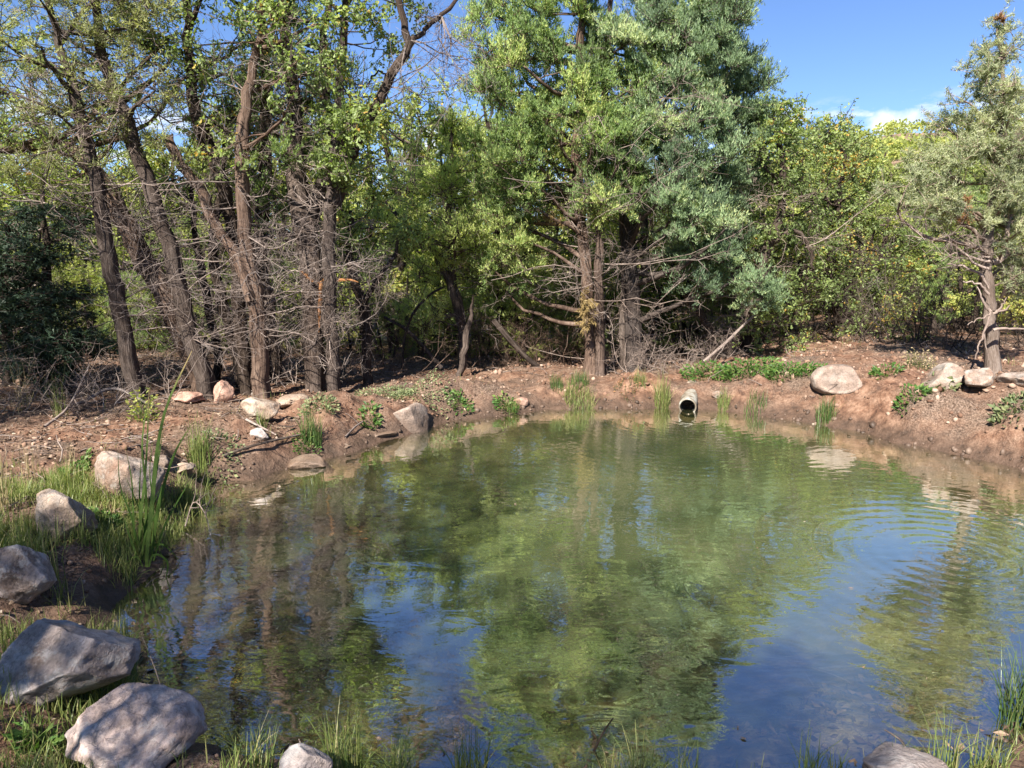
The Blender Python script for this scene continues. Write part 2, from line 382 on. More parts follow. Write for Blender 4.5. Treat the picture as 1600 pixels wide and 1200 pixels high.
B_RAW = barkmat('raw_split_wood', (.12, .055, .025), (.30, .15, .065), (.42, .26, .13), 14, .5, 1.0)

def rockmat(name, c1, c2, c3, lich=(.42, .42, .40), la=.5, wet=0.0):
    m, nt, N, L, o = newmat(name)
    tc = N.new('ShaderNodeTexCoord')
    oi = N.new('ShaderNodeObjectInfo'); va = N.new('ShaderNodeVectorMath'); va.operation = 'ADD'
    L.new(tc.outputs['Object'], va.inputs[0]); L.new(oi.outputs['Location'], va.inputs[1]); V = va.outputs[0]
    big = noise(N, L, 5, 5, .6, V, .4); rp = ramp(N, [(.35, c1), (.5, c2), (.66, c3)]); L.new(big.outputs[0], rp.inputs[0])
    sp = N.new('ShaderNodeTexVoronoi'); sp.inputs['Scale'].default_value = 120; L.new(V, sp.inputs['Vector'])
    sr = ramp(N, [(0, (.55, .5, .5)), (.3, (.95, .92, .9)), (.7, (1.25, 1.2, 1.18))]); L.new(sp.outputs['Color'], sr.inputs[0])
    c = mixc(N, L, .75, rp.outputs[0], sr.outputs[0], 'MULTIPLY')
    ln = noise(N, L, 11, 6, .7, V); lr = ramp(N, [(.52, (0, 0, 0)), (.60, (1, 1, 1))]); L.new(ln.outputs[0], lr.inputs[0])
    c = mixc(N, L, mth(N, L, 'MULTIPLY', lr.outputs[0], la), c, lich)
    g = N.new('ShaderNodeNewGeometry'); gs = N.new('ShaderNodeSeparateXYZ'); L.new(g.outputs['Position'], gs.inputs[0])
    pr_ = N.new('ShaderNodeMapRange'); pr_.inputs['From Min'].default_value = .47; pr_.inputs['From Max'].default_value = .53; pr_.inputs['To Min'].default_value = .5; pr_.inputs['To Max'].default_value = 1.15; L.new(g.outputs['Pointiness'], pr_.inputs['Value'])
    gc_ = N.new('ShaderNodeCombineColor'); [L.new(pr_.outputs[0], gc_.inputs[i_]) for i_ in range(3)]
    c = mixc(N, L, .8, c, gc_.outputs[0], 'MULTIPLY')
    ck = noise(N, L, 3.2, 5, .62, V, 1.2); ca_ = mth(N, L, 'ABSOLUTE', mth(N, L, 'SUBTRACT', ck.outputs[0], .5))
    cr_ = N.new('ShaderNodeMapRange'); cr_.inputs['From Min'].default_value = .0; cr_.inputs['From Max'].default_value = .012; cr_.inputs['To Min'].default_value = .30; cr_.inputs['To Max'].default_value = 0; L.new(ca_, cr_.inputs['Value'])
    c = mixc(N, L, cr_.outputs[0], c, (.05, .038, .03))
    # earth stain towards the soil line
    mr = N.new('ShaderNodeMapRange'); mr.inputs['From Min'].default_value = .02; mr.inputs['From Max'].default_value = .09; mr.inputs['To Min'].default_value = .75; mr.inputs['To Max'].default_value = 0
    L.new(mth(N, L, 'ADD', gs.outputs['Z'], mth(N, L, 'MULTIPLY', big.outputs[0], -.08)), mr.inputs['Value'])
    c = mixc(N, L, mr.outputs[0], c, (.10, .065, .045))
    p = N.new('ShaderNodeBsdfPrincipled'); L.new(c, p.inputs['Base Color']); p.inputs['Roughness'].default_value = .85 - .4 * wet
    fn = noise(N, L, 60, 6, .7, V); mus = noise(N, L, 14, 8, .65, V)
    hh = mth(N, L, 'SUBTRACT', mth(N, L, 'ADD', mth(N, L, 'MULTIPLY', fn.outputs[0], .3), mus.outputs[0]), mth(N, L, 'MULTIPLY', cr_.outputs[0], .35))
    b = N.new('ShaderNodeBump'); b.inputs['Strength'].default_value = .7; b.inputs['Distance'].default_value = .03
    L.new(hh, b.inputs['Height']); L.new(b.outputs[0], p.inputs['Normal']); L.new(p.outputs[0], o.inputs[0])
    return m
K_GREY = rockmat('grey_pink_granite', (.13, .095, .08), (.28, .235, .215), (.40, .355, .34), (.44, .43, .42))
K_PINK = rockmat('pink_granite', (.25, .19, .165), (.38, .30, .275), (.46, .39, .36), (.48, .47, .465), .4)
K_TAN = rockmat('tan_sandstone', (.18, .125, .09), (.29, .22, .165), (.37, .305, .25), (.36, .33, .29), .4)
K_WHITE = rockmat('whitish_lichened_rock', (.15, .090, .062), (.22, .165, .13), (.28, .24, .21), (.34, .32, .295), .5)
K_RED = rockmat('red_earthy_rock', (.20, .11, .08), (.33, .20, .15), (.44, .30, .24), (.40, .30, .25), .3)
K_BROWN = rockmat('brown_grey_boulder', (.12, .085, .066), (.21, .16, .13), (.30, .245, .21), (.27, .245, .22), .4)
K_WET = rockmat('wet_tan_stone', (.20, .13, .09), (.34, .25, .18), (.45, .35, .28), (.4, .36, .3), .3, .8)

def groundmat():
    m, nt, N, L, o = newmat('red_earth_ground')
    g = N.new('ShaderNodeNewGeometry'); V = g.outputs['Position']
    sx = N.new('ShaderNodeSeparateXYZ'); L.new(V, sx.inputs[0])
    n1 = noise(N, L, 1.3, 6, .65, V); n2 = noise(N, L, 9, 6, .7, V); n3 = noise(N, L, 70, 4, .7, V); n4 = noise(N, L, .045, 6, .6, V)
    soil = ramp(N, [(.36, (.072, .035, .022)), (.48, (.165, .086, .053)), (.62, (.28, .170, .115))]); L.new(n2.outputs[0], soil.inputs[0])
    lit = ramp(N, [(.38, (.040, .029, .021)), (.5, (.11, .080, .060)), (.64, (.25, .19, .15))]); L.new(n3.outputs[0], lit.inputs[0])
    mr = N.new('ShaderNodeMapRange'); mr.inputs['From Min'].default_value = .42; mr.inputs['From Max'].default_value = .62; L.new(n1.outputs[0], mr.inputs['Value'])
    c = mixc(N, L, mth(N, L, 'MULTIPLY', mr.outputs[0], .8), soil.outputs[0], lit.outputs[0])
    vr = ramp(N, [(.25, (.6, .6, .6)), (.75, (1.35, 1.35, 1.35))]); L.new(n3.outputs[0], vr.inputs[0])
    c = mixc(N, L, .6, c, vr.outputs[0], 'MULTIPLY')
    # wet mud band along the water, silty bed beneath it
    zz = mth(N, L, 'ADD', sx.outputs['Z'], mth(N, L, 'MULTIPLY', mth(N, L, 'SUBTRACT', n2.outputs[0], .5), .10))
    wr = N.new('ShaderNodeMapRange'); wr.inputs['From Min'].default_value = .165; wr.inputs['From Max'].default_value = .045; L.new(zz, wr.inputs['Value'])
    inz = N.new('ShaderNodeMapRange'); inz.inputs['From Min'].default_value = -1.5; inz.inputs['From Max'].default_value = -1.2; L.new(sx.outputs['Z'], inz.inputs['Value'])
    wf = mth(N, L, 'MULTIPLY', wr.outputs[0], inz.outputs[0])
    mud = ramp(N, [(.35, (.050, .032, .022)), (.65, (.115, .072, .050))]); L.new(n2.outputs[0], mud.inputs[0])
    c = mixc(N, L, mth(N, L, 'MULTIPLY', wf, .93), c, mud.outputs[0])
    br = N.new('ShaderNodeMapRange'); br.inputs['From Min'].default_value = 0; br.inputs['From Max'].default_value = -.06; L.new(sx.outputs['Z'], br.inputs['Value'])
    bed = ramp(N, [(.36, (.060, .045, .026)), (.49, (.19, .14, .08)), (.62, (.50, .40, .25))]); nb = noise(N, L, 3.2, 7, .65, V); L.new(nb.outputs[0], bed.inputs[0])
    c = mixc(N, L, mth(N, L, 'MULTIPLY', br.outputs[0], inz.outputs[0]), c, bed.outputs[0])
    # distance: rocky red hillside
    hr = N.new('ShaderNodeMapRange'); hr.inputs['From Min'].default_value = 16; hr.inputs['From Max'].default_value = 40; L.new(sx.outputs['Y'], hr.inputs['Value'])
    nh = noise(N, L, .35, 8, .7, V)
    hc = ramp(N, [(.36, (.10, .085, .045)), (.48, (.17, .12, .08)), (.62, (.27, .175, .13))]); L.new(nh.outputs[0], hc.inputs[0])
    c = mixc(N, L, hr.outputs[0], c, hc.outputs[0])
    p = N.new('ShaderNodeBsdfPrincipled'); L.new(c, p.inputs['Base Color'])
    L.new(mth(N, L, 'SUBTRACT', .92, mth(N, L, 'MULTIPLY', wf, .35)), p.inputs['Roughness'])
    p.inputs['Specular IOR Level'].default_value = .3
    hh = mth(N, L, 'ADD', mth(N, L, 'MULTIPLY', n2.outputs[0], 1.0), mth(N, L, 'MULTIPLY', n3.outputs[0], .22))
    b = N.new('ShaderNodeBump'); b.inputs['Strength'].default_value = .9; b.inputs['Distance'].default_value = .05
    L.new(hh, b.inputs['Height']); L.new(b.outputs[0], p.inputs['Normal']); L.new(p.outputs[0], o.inputs[0])
    return m
M_GROUND = groundmat()

RC = G(1495, 872); RC2 = G(1075, 655)
def watermat():
    m, nt, N, L, o = newmat('pond_water')
    g = N.new('ShaderNodeNewGeometry'); V = g.outputs['Position']
    at = N.new('ShaderNodeAttribute'); at.attribute_name = 'tint'      # water depth in metres
    def ring(c, freq, decay, amp):
        vd = N.new('ShaderNodeVectorMath'); vd.operation = 'DISTANCE'; vd.inputs[1].default_value = (c[0], c[1], 0)
        nz = noise(N, L, 1.4, 2, .5, V)
        L.new(V, vd.inputs[0])
        ph = mth(N, L, 'ADD', mth(N, L, 'MULTIPLY', vd.outputs['Value'], freq), mth(N, L, 'MULTIPLY', nz.outputs[0], 7.0))
        s = mth(N, L, 'SINE', ph)
        e = mth(N, L, 'POWER', 2.718, mth(N, L, 'MULTIPLY', vd.outputs['Value'], -decay))
        return mth(N, L, 'MULTIPLY', mth(N, L, 'MULTIPLY', s, e), amp)
    h = ring(RC, 58, .62, .00042)
    h = mth(N, L, 'ADD', h, ring(RC2, 66, .5, .00030))
    mp = N.new('ShaderNodeMapping'); mp.inputs['Scale'].default_value = (1, 1.7, 1); L.new(V, mp.inputs[0])
    na = noise(N, L, 4.2, 2, .45, mp.outputs[0], .8); nb = noise(N, L, 15, 2, .5, mp.outputs[0], .6)
    msk = noise(N, L, .9, 2, .5, V); mk = N.new('ShaderNodeMapRange'); mk.inputs['From Min'].default_value = .38; mk.inputs['From Max'].default_value = .62; mk.inputs['To Min'].default_value = .25; L.new(msk.outputs[0], mk.inputs['Value'])
    nl_ = noise(N, L, 1.3, 1, .4, V); h = mth(N, L, 'ADD', h, mth(N, L, 'MULTIPLY', nl_.outputs[0], .004))
    h = mth(N, L, 'ADD', h, mth(N, L, 'MULTIPLY', na.outputs[0], .0020))
    h = mth(N, L, 'ADD', h, mth(N, L, 'MULTIPLY', mth(N, L, 'MULTIPLY', nb.outputs[0], mk.outputs[0]), .0007))
    b = N.new('ShaderNodeBump'); b.inputs['Strength'].default_value = 1.0; b.inputs['Distance'].default_value = 1.0; L.new(h, b.inputs['Height'])
    # suspended silt: the deeper, the more the green body hides the bed
    tb = mth(N, L, 'SUBTRACT', 1.0, mth(N, L, 'POWER', 2.718, mth(N, L, 'MULTIPLY', at.outputs['Fac'], -1.8)), True)
    ng = noise(N, L, 1.1, 4, .6, V)
    gc = ramp(N, [(.35, (.075, .105, .046)), (.65, (.150, .180, .075))]); L.new(ng.outputs[0], gc.inputs[0])
    df = N.new('ShaderNodeBsdfDiffuse'); L.new(gc.outputs[0], df.inputs[0])
    tr = N.new('ShaderNodeBsdfTransparent'); tr.inputs[0].default_value = (.78, .77, .62, 1)
    x = N.new('ShaderNodeMixShader'); L.new(tb, x.inputs[0]); L.new(tr.outputs[0], x.inputs[1]); L.new(df.outputs[0], x.inputs[2])
    gl = N.new('ShaderNodeBsdfGlossy'); gl.inputs['Roughness'].default_value = .0; gl.inputs['Color'].default_value = (.96, .98, 1, 1); L.new(b.outputs[0], gl.inputs['Normal'])
    lw = N.new('ShaderNodeLayerWeight'); lw.inputs['Blend'].default_value = .5; L.new(b.outputs[0], lw.inputs['Normal'])
    fr = N.new('ShaderNodeMapRange'); fr.inputs['From Min'].default_value = .25; fr.inputs['From Max'].default_value = .92; fr.inputs['To Min'].default_value = .25; fr.inputs['To Max'].default_value = .80
    L.new(lw.outputs['Facing'], fr.inputs['Value'])
    y = N.new('ShaderNodeMixShader'); L.new(fr.outputs[0], y.inputs[0]); L.new(x.outputs[0], y.inputs[1]); L.new(gl.outputs[0], y.inputs[2]); L.new(y.outputs[0], o.inputs[0])
    return m
M_WATER = watermat()

# ------------------------------------------------------------------ ground, pond
def axis(lo, f0, f1, hi, step, grow):
    a = list(np.arange(f0, f1, step)); s = step; v = a[-1]
    while v < hi: s *= grow; v += s; a.append(v)
    s = step; v = a[0]; b = []
    while v > lo: s *= grow; v -= s; b.append(v)
    return np.array(b[::-1] + a)
gx = axis(-420, -5.0, 5.4, 420, .048, 1.12); gy = axis(-160, 1.7, 9.4, 420, .048, 1.12)
X, Y = np.meshgrid(gx, gy); Z = H(X, Y)
b = Buf(); ny, nx = X.shape; idx = np.arange(nx * ny).reshape(ny, nx)
b.add(np.stack([X, Y, Z], -1), np.stack([idx[:-1, :-1], idx[:-1, 1:], idx[1:, 1:], idx[1:, :-1]], -1).reshape(-1, 4))
tag(link('ground', b.mesh('ground', M_GROUND)), 'red brown earth bank and pond bed with hills beyond', kind='structure')
wx = np.arange(poly[:, 0].min() - .3, poly[:, 0].max() + .3, .08); wy = np.arange(poly[:, 1].min() - .3, poly[:, 1].max() + .3, .08)
X, Y = np.meshgrid(wx, wy); D = np.maximum(0, -H(X, Y))
b = Buf(); ny, nx = X.shape; idx = np.arange(nx * ny).reshape(ny, nx)
b.add(np.stack([X, Y, 0 * X], -1), np.stack([idx[:-1, :-1], idx[:-1, 1:], idx[1:, 1:], idx[1:, :-1]], -1).reshape(-1, 4), None, D.ravel())
tag(link('pond_water', b.mesh('pond_water', M_WATER)), 'still green pond water mirroring trees and sky', kind='structure')

# ------------------------------------------------------------------ trees
SPEC = {   # leaf material, shape, leaf length, width, twigs per clump, leaves per twig, up bias
    'juniper': dict(m=M_JUN, sh='tri', L=.040, W=.0115, tw=15, lf=56, up=.75, sp=.55),
    'bluejuniper': dict(m=M_JUNB, sh='tri', L=.040, W=.0115, tw=15, lf=56, up=.8, sp=.5),
    'sunpaintjuniper': dict(m=M_JUNY, sh='tri', L=.038, W=.011, tw=13, lf=42, up=.75, sp=.6),
    'pinyon': dict(m=M_PIN, sh='tri', L=.038, W=.0078, tw=14, lf=40, up=.35, sp=.8),
    'olive': dict(m=M_PINL, sh='tri', L=.045, W=.0085, tw=14, lf=34, up=.25, sp=.8),
    'oak': dict(m=M_OAK, sh='lobed', L=.043, W=.033, tw=11, lf=15, up=.1, sp=.95),
    'scrub': dict(m=M_OAKY, sh='kite', L=.050, W=.034, tw=12, lf=22, up=.15, sp=.95),
    'fir': dict(m=M_FIR, sh='tri', L=.06, W=.016, tw=11, lf=28, up=-.05, sp=.5),
}
def foliage(spec, C, rad, crown, twig, tone=None, dens=1.0, tsides=3):
    s = SPEC[spec]; n = len(C)
    if n == 0: return
    nt = max(3, int(s['tw'] * dens)); nl = s['lf']
    A = np.repeat(C, nt, 0) + rdir(n * nt) * (np.repeat(rad, nt) * .15)[:, None]
    d = rdir(n * nt); d[:, 2] += s['up'] * .7; d[:, 2] *= .9; d = nrm(d)
    if spec == 'fir': d[:, 2] *= .25; d = nrm(d)
    Ln = np.repeat(rad, nt) * rng.uniform(.55, 1.15, n * nt)
    B = A + d * Ln[:, None]
    pth = curvy(A, B, 4, .08, .05)
    if twig is not None: tubes(twig, pth[:, ::3], np.repeat(Ln[:, None], 2, 1) * .012 * np.array([1.1, .35]) + .0012, tsides, tint=.4)
    ct = rng.uniform(.25, .75, n) if tone is None else np.asarray(tone)
    tt = np.repeat(rng.uniform(.12, 1.0, (n * nt, nl)) ** .75, 1).reshape(n * nt, nl) * 3
    i0 = np.clip(tt.astype(int), 0, 2); fr = (tt - i0)[..., None]
    ii = np.arange(n * nt)[:, None]
    pos = pth[ii, i0] * (1 - fr) + pth[ii, i0 + 1] * fr
    pos = pos + rng.normal(size=pos.shape) * (Ln * .07)[:, None, None]
    dd = np.repeat(d[:, None], nl, 1) * (1 - s['sp']) + rng.normal(size=pos.shape) * s['sp'] * .75
    dd[..., 2] += s['up']
    if spec == 'oak' or spec == 'scrub': dd[..., 2] -= .35
    m = n * nt * nl
    tint = np.repeat(ct, nt * nl) + rng.normal(0, .19, m)
    leaves(crown, pos.reshape(-1, 3), dd.reshape(-1, 3), s['L'] * rng.uniform(.4, 1.4, m), s['W'] * rng.uniform(.7, 1.25, m), tint, s['sh'])
def connect(stems, C, rad, limb, r_base=.028, frac=.22, flat=.0, sides=5):
    """limbs from the stems to the clumps: some clumps get a limb of their own, the others branch off those"""
    if len(C) == 0: return
    n = len(C); sp = np.concatenate([s[0] for s in stems]); sr = np.concatenate([s[1] for s in stems])
    order = rng.permutation(n); nm = max(2, int(n * frac)); main = order[:nm]; rest = order[nm:]
    def attach(pts, cand, lower):
        dz = cand[None, :, 2] - (pts[:, None, 2] - lower * np.linalg.norm(pts[:, None, :2] - cand[None, :, :2], axis=2))
        cost = np.linalg.norm(pts[:, None] - cand[None], axis=2) + np.abs(dz) * .9 + rng.uniform(0, .25, (len(pts), len(cand)))
        return cost.argmin(1)
    k = attach(C[main], sp, .45); A = sp[k]; dist = np.linalg.norm(C[main] - A, axis=1)
    p1 = curvy(A, C[main], 9, .07, .045, -.05)
    r0 = np.minimum(sr[k] * .62, r_base * (.45 + .5 * dist))
    tubes(limb, p1, r0[:, None] * np.linspace(1, .28, 9)[None] + .002, sides, tint=.5, lump=.12)
    if len(rest):
        cand = p1[:, 3:].reshape(-1, 3); k = attach(C[rest], cand, .25); A = cand[k]
        p2 = curvy(A, C[rest], 6, .09, .06, -.03); dist = np.linalg.norm(C[rest] - A, axis=1)
        tubes(limb, p2, (r_base * .32 * (.35 + .5 * dist))[:, None] * np.linspace(1, .35, 6)[None] + .0018, 4, tint=.5)
def deadtwigs(buf, A, B, r=.007, n1=7, n2=4, ln=.32, curl=.14):
    """bare grey branches A->B with side twigs and twiglets"""
    M = len(A)
    p = curvy(A, B, 8, .10, .07, -.05); tubes(buf, p, np.full((M, 1), r) * np.linspace(1, .35, 8)[None] * rng.uniform(.6, 1.3, (M, 1)), 4, tint=.5)
    d0 = np.repeat(nrm(B - A), n1, 0); L0 = np.repeat(np.linalg.norm(B - A, axis=1), n1)
    k = rng.integers(2, 8, M * n1); a = p[np.repeat(np.arange(M), n1), k]
    d = nrm(d0 * .5 + rdir(M * n1)); l = np.minimum(ln, L0 * .6) * rng.uniform(.4, 1.2, M * n1)
    p2 = curvy(a, a + d * l[:, None], 6, curl, .09); tubes(buf, p2[:, [0, 1, 3, 5]], np.full((M * n1, 1), r * .42) * np.linspace(1, .4, 4)[None], 3, tint=.6)
    M2 = M * n1 * n2; k = rng.integers(1, 6, M2); a = p2[np.repeat(np.arange(M * n1), n2), k]
    d = nrm(np.repeat(d, n2, 0) * .4 + rdir(M2)); l = np.repeat(l, n2) * rng.uniform(.3, .7, M2)
    p3 = curvy(a, a + d * l[:, None], 3, curl, .08); tubes(buf, p3, np.full((M2, 1), r * .25) * np.linspace(1, .5, 3)[None], 3, tint=.7)
def blob(px, py, rx, ry, n, Y, dY=.6):
    a = rng.uniform(0, 2 * np.pi, n); q = np.sqrt(rng.uniform(0, 1, n))
    return np.array([P(px + rx * q[i] * math.cos(a[i]), py + ry * q[i] * math.sin(a[i]), Y + rng.uniform(-dY, dY)) for i in range(n)]).reshape(-1, 3)
def stem(pts, Y, w, n=26, rough=.012):
    """pts: photo pixels (x, y[, dY]); w: widths in photo pixels at the ends or at each point"""
    q = np.array([P(p[0], p[1], Y + (p[2] if len(p) > 2 else 0)) for p in pts])
    w = np.interp(np.linspace(0, 1, len(pts)), np.linspace(0, 1, len(w)), w)
    r = np.array([w[i] * .5 * mpp(q[i]) for i in range(len(pts))])
    s = resample(np.concatenate([q, r[:, None]], 1), n); path, rad = s[:, :3], s[:, 3]
    rad = rad * .86; u_ = np.linspace(0, 1, n) * rng.uniform(3, 6) + rng.uniform(0, 50); path[2:, 0] += (.035 * fbm(u_, u_ * 0 + 3.3, s=2, o=3))[2:] * (rough > .01); path[1:-1] += rng.normal(size=(n - 2, 3)) * rough * .7
    return path, rad
AIRY = .72
def make_tree(name, label, cat, group, stems, clumps, spec, bark, rad=(.20, .36), tone=None, dens=1.0, dead=0, deadlen=.9,
              r_base=.028, extras=(), rooted=True, frac=.22, deadzone=(.1, .75)):
    stems = [list(s) for s in stems]
    p0 = stems[0][0][0]; gz = H1(p0[0], p0[1])
    if rooted:
        for s in stems:
            q = s[0][0]
            if q[2] < gz + .5:                            # carry each foot down into the soil with a flare
                g = H1(q[0], q[1]); q2 = np.array([q[0], q[1], g - .12])
                s[0] = np.concatenate([[q2], [q * .45 + q2 * .55], s[0]]); s[1] = np.concatenate([[s[1][0] * 1.85], [s[1][0] * 1.3], s[1]])
    base = np.array([p0[0], p0[1], gz])
    root = thing(name, label, cat, base, group)
    for i, (pa, ra) in enumerate(stems):
        bb = Buf(); tubes(bb, pa - base, ra, 14, tint=.5, lump=.17, cap=True)
        link('trunk' if i == 0 else 'stem', bb.mesh('trunk', bark), root)
    C = np.concatenate(clumps) if clumps else np.zeros((0, 3))
    limb, crown = Buf(), Buf()
    if len(C):
        rr = rng.uniform(rad[0], rad[1], len(C))
        connect(stems, C, rr, limb, r_base, frac)
        foliage(spec, C, rr, crown, limb, tone=(None if tone is None else np.clip(rng.normal(tone[0], tone[1], len(C)), .05, .95)), dens=dens)
        crown.v = [v - base for v in crown.v]
    if limb.n:
        limb.v = [v - base for v in limb.v]
        link('branches', limb.mesh('branches', bark), root)
    if crown.n: link('crown', crown.mesh('crown', SPEC[spec]['m'], False), root)
    if dead:
        db = Buf(); sp = np.concatenate([s[0][3:] for s in stems]); zr = sp[:, 2].min(), sp[:, 2].max()
        sel = sp[(sp[:, 2] > zr[0] + deadzone[0] * (zr[1] - zr[0])) & (sp[:, 2] < zr[0] + deadzone[1] * (zr[1] - zr[0]))]
        A = sel[rng.integers(0, len(sel), dead)]; d = rdir(dead); d[:, 2] = np.abs(d[:, 2]) * .5 - .12; d = nrm(d)
        deadtwigs(db, A, A + d * (deadlen * rng.uniform(.4, 1.2, dead))[:, None])
        db.v = [v - base for v in db.v]; link('dead_twigs', db.mesh('dead_twigs', B_DEAD), root)
    for nm, bf, mt in extras:
        bf.v = [v - base for v in bf.v]; link(nm, bf.mesh(nm, mt, nm in ('bare_limb', 'dead_limb')), root)
    return root

T = make_tree
# --- left group of leaning trunks
T('pine_tree', 'leaning rough trunked pine at far left, the first trunk right of the dark fir', 'tree', 'leaning trees on the left bank',
  [stem([(216, 622), (205, 570), (190, 500), (167, 390), (143, 280), (120, 170), (95, 80), (72, -20), (50, -160)], 6.75, [32, 28, 26, 22, 12, 8], 34)],
  [blob(90, 60, 130, 110, 28, 6.8, .7), blob(30, 160, 110, 110, 18, 6.7, .6), blob(70, -110, 170, 90, 26, 6.8, .7), blob(190, 20, 80, 60, 7, 6.7, .4)], 'olive', B_GREY,
  (.16, .30), dens=AIRY, dead=26, deadlen=.8, r_base=.03)
T('pine_tree', 'tall pine with a pale scar low on its trunk, leaning left behind the reeds', 'tree', 'leaning trees on the left bank',
  [stem([(326, 628), (310, 570), (292, 500), (272, 430), (250, 360), (222, 270), (195, 185), (168, 95), (150, 0), (135, -150)], 6.9, [34, 30, 28, 25, 18, 10], 36)],
  [blob(170, 60, 120, 100, 16, 7.0, .7), blob(230, 190, 60, 60, 8, 7.1, .5), blob(200, -110, 170, 90, 26, 6.9, .7), blob(110, 250, 70, 50, 5, 6.9, .5)], 'olive', B_GREY, (.16, .30), dens=AIRY, dead=26, deadlen=.8)
T('oak_tree', 'thick dark furrowed trunk leaning hard left from behind the scarred pine', 'tree', 'leaning trees on the left bank',
  [stem([(318, 610), (300, 560), (268, 480), (228, 410), (190, 345), (160, 285), (120, 240), (60, 225), (0, 232), (-60, 220)], 7.25, [40, 38, 38, 34, 26, 18, 10], 36)],
  [blob(60, 130, 120, 90, 16, 7.3, .8), blob(0, 240, 80, 90, 10, 7.3, .5), blob(220, 130, 90, 90, 14, 7.6, .7)], 'oak', B_RED, (.2, .34), dens=AIRY, dead=34, deadlen=.9)
T('oak_tree', 'upright dark forked oak trunk behind the slab stones on the left bank', 'tree', 'oaks behind the slab stones',
  [stem([(386, 615), (380, 560), (372, 480), (368, 400), (350, 310), (322, 235), (305, 150), (290, 60), (280, -60)], 7.3, [26, 24, 22, 26, 18, 12], 32)],
  [blob(300, 60, 100, 90, 18, 7.4, .7), blob(310, -90, 120, 80, 16, 7.3, .7), blob(380, 150, 80, 60, 7, 7.2, .4)], 'oak', B_DARK, (.2, .34), dens=AIRY, dead=44, deadlen=.85)
ex = Buf(); pa, ra = stem([(392, 470), (370, 405), (335, 352), (312, 300), (285, 262), (268, 235), (256, 214)], 7.0, [22, 20, 18, 16], 20); tubes(ex, pa, ra, 10, lump=.2, cap=True)
T('oak_tree', 'brown oak trunk with a broken off reddish limb reaching up left', 'tree', 'oaks behind the slab stones',
  [stem([(408, 614), (402, 560), (396, 480), (388, 400), (383, 320), (378, 240), (385, 160), (400, 70), (410, -60)], 7.05, [34, 28, 26, 24, 18, 10], 32)],
  [blob(430, 90, 90, 80, 16, 7.1, .6), blob(440, -90, 110, 80, 14, 7.1, .7), blob(340, 250, 60, 40, 4, 7.0, .3)], 'oak', B_RED, (.2, .34), dens=AIRY, dead=44, deadlen=.8, extras=[('bare_limb', ex, B_RED)])
T('oak_tree', 'thin straight dark sapling trunk between the scarred pine and the forked oak', 'tree', 'oaks behind the slab stones',
  [stem([(337, 600), (332, 520), (318, 440), (306, 360), (300, 280)], 7.9, [16, 15, 12, 7], 20)], [blob(290, 240, 60, 60, 6, 8, .4)], 'oak', B_DARK, (.18, .3), dead=14, deadlen=.6)
T('oak_tree', 'dark slanting oak with thin stem crossing just left of the forked oak', 'tree', 'oaks behind the slab stones',
  [stem([(376, 598), (362, 520), (342, 450), (335, 380), (345, 300), (350, 200)], 7.7, [20, 18, 15, 8], 22)], [blob(350, 190, 70, 70, 6, 7.9, .4)], 'oak', B_DARK, (.18, .3), dead=24, deadlen=.7)
T('juniper_tree', 'black barked juniper bristling with bare grey twigs, left of the split juniper', 'tree', 'junipers of the left grove',
  [stem([(432, 600), (420, 540), (412, 460), (405, 380), (412, 290), (420, 200), (415, 100), (410, -60)], 8.0, [30, 26, 26, 22, 14], 30)],
  [blob(420, 110, 90, 110, 14, 8.1, .7), blob(400, -70, 120, 80, 14, 8.1, .7)], 'juniper', B_DARK, (.18, .32), tone=(.45, .15), dead=60, deadlen=1.0)
# split juniper with raw wood
raw = Buf()
for pts, w, dy in (([(497, 443), (503, 440), (500, 480), (498, 520)], [3, 10, 6, 2], -.10), ([(505, 436), (520, 438), (545, 437), (560, 441)], [4, 6, 4, 1], -.14),
                   ([(470, 423), (480, 432), (490, 440)], [2, 6, 3], -.17), ):
    pa, ra = stem(pts, 7.55 + dy, w, 10, .004); tubes(raw, pa, ra, 6, lump=.3, cap=True)
T('juniper_tree', 'stout split juniper with torn orange wood showing halfway up its trunk', 'tree', 'junipers of the left grove',
  [stem([(491, 606), (490, 560), (489, 500), (487, 440), (482, 380), (473, 320), (463, 250), (458, 170), (450, 80), (440, -60)], 7.55, [38, 38, 40, 44, 36, 24, 14], 36),
   stem([(485, 350), (500, 300), (520, 250), (515, 180), (505, 90), (510, -40)], 7.6, [26, 22, 16, 10], 20)],
  [blob(480, 170, 100, 110, 16, 7.8, .7), blob(480, -60, 130, 90, 22, 7.6, .8), blob(420, 320, 50, 60, 4, 7.7, .4)], 'juniper', B_GREY, (.18, .32), tone=(.5, .15), dead=60, deadlen=.9, extras=[('split_wood', raw, B_RAW)])
ex = Buf()
for pts, w in (([(524, 320), (545, 262), (573, 200), (602, 138), (612, 116), (638, 74), (634, 38), (624, 0), (618, -60)], [20, 19, 17, 15, 10]),
               ([(640, 72), (655, 55), (688, 25), (716, -5), (760, -40)], [10, 8, 5]), ([(606, 122), (590, 112), (578, 132), (560, 138)], [4, 3, 2])):
    pa, ra = stem(pts, 7.35, w, 24); tubes(ex, pa, ra, 9, lump=.18)
gapb = Buf(); A_ = np.array([P(636, 60, 7.35)] * 5 + [P(690, 25, 7.35)] * 7 + [P(603, 136, 7.35)] * 4); B_ = np.array([P(rng.uniform(640, 760), rng.uniform(20, 170), 7.35 + rng.uniform(-.3, .3)) for _ in A_]); deadtwigs(gapb, A_, B_, .006, 8, 5, .3)
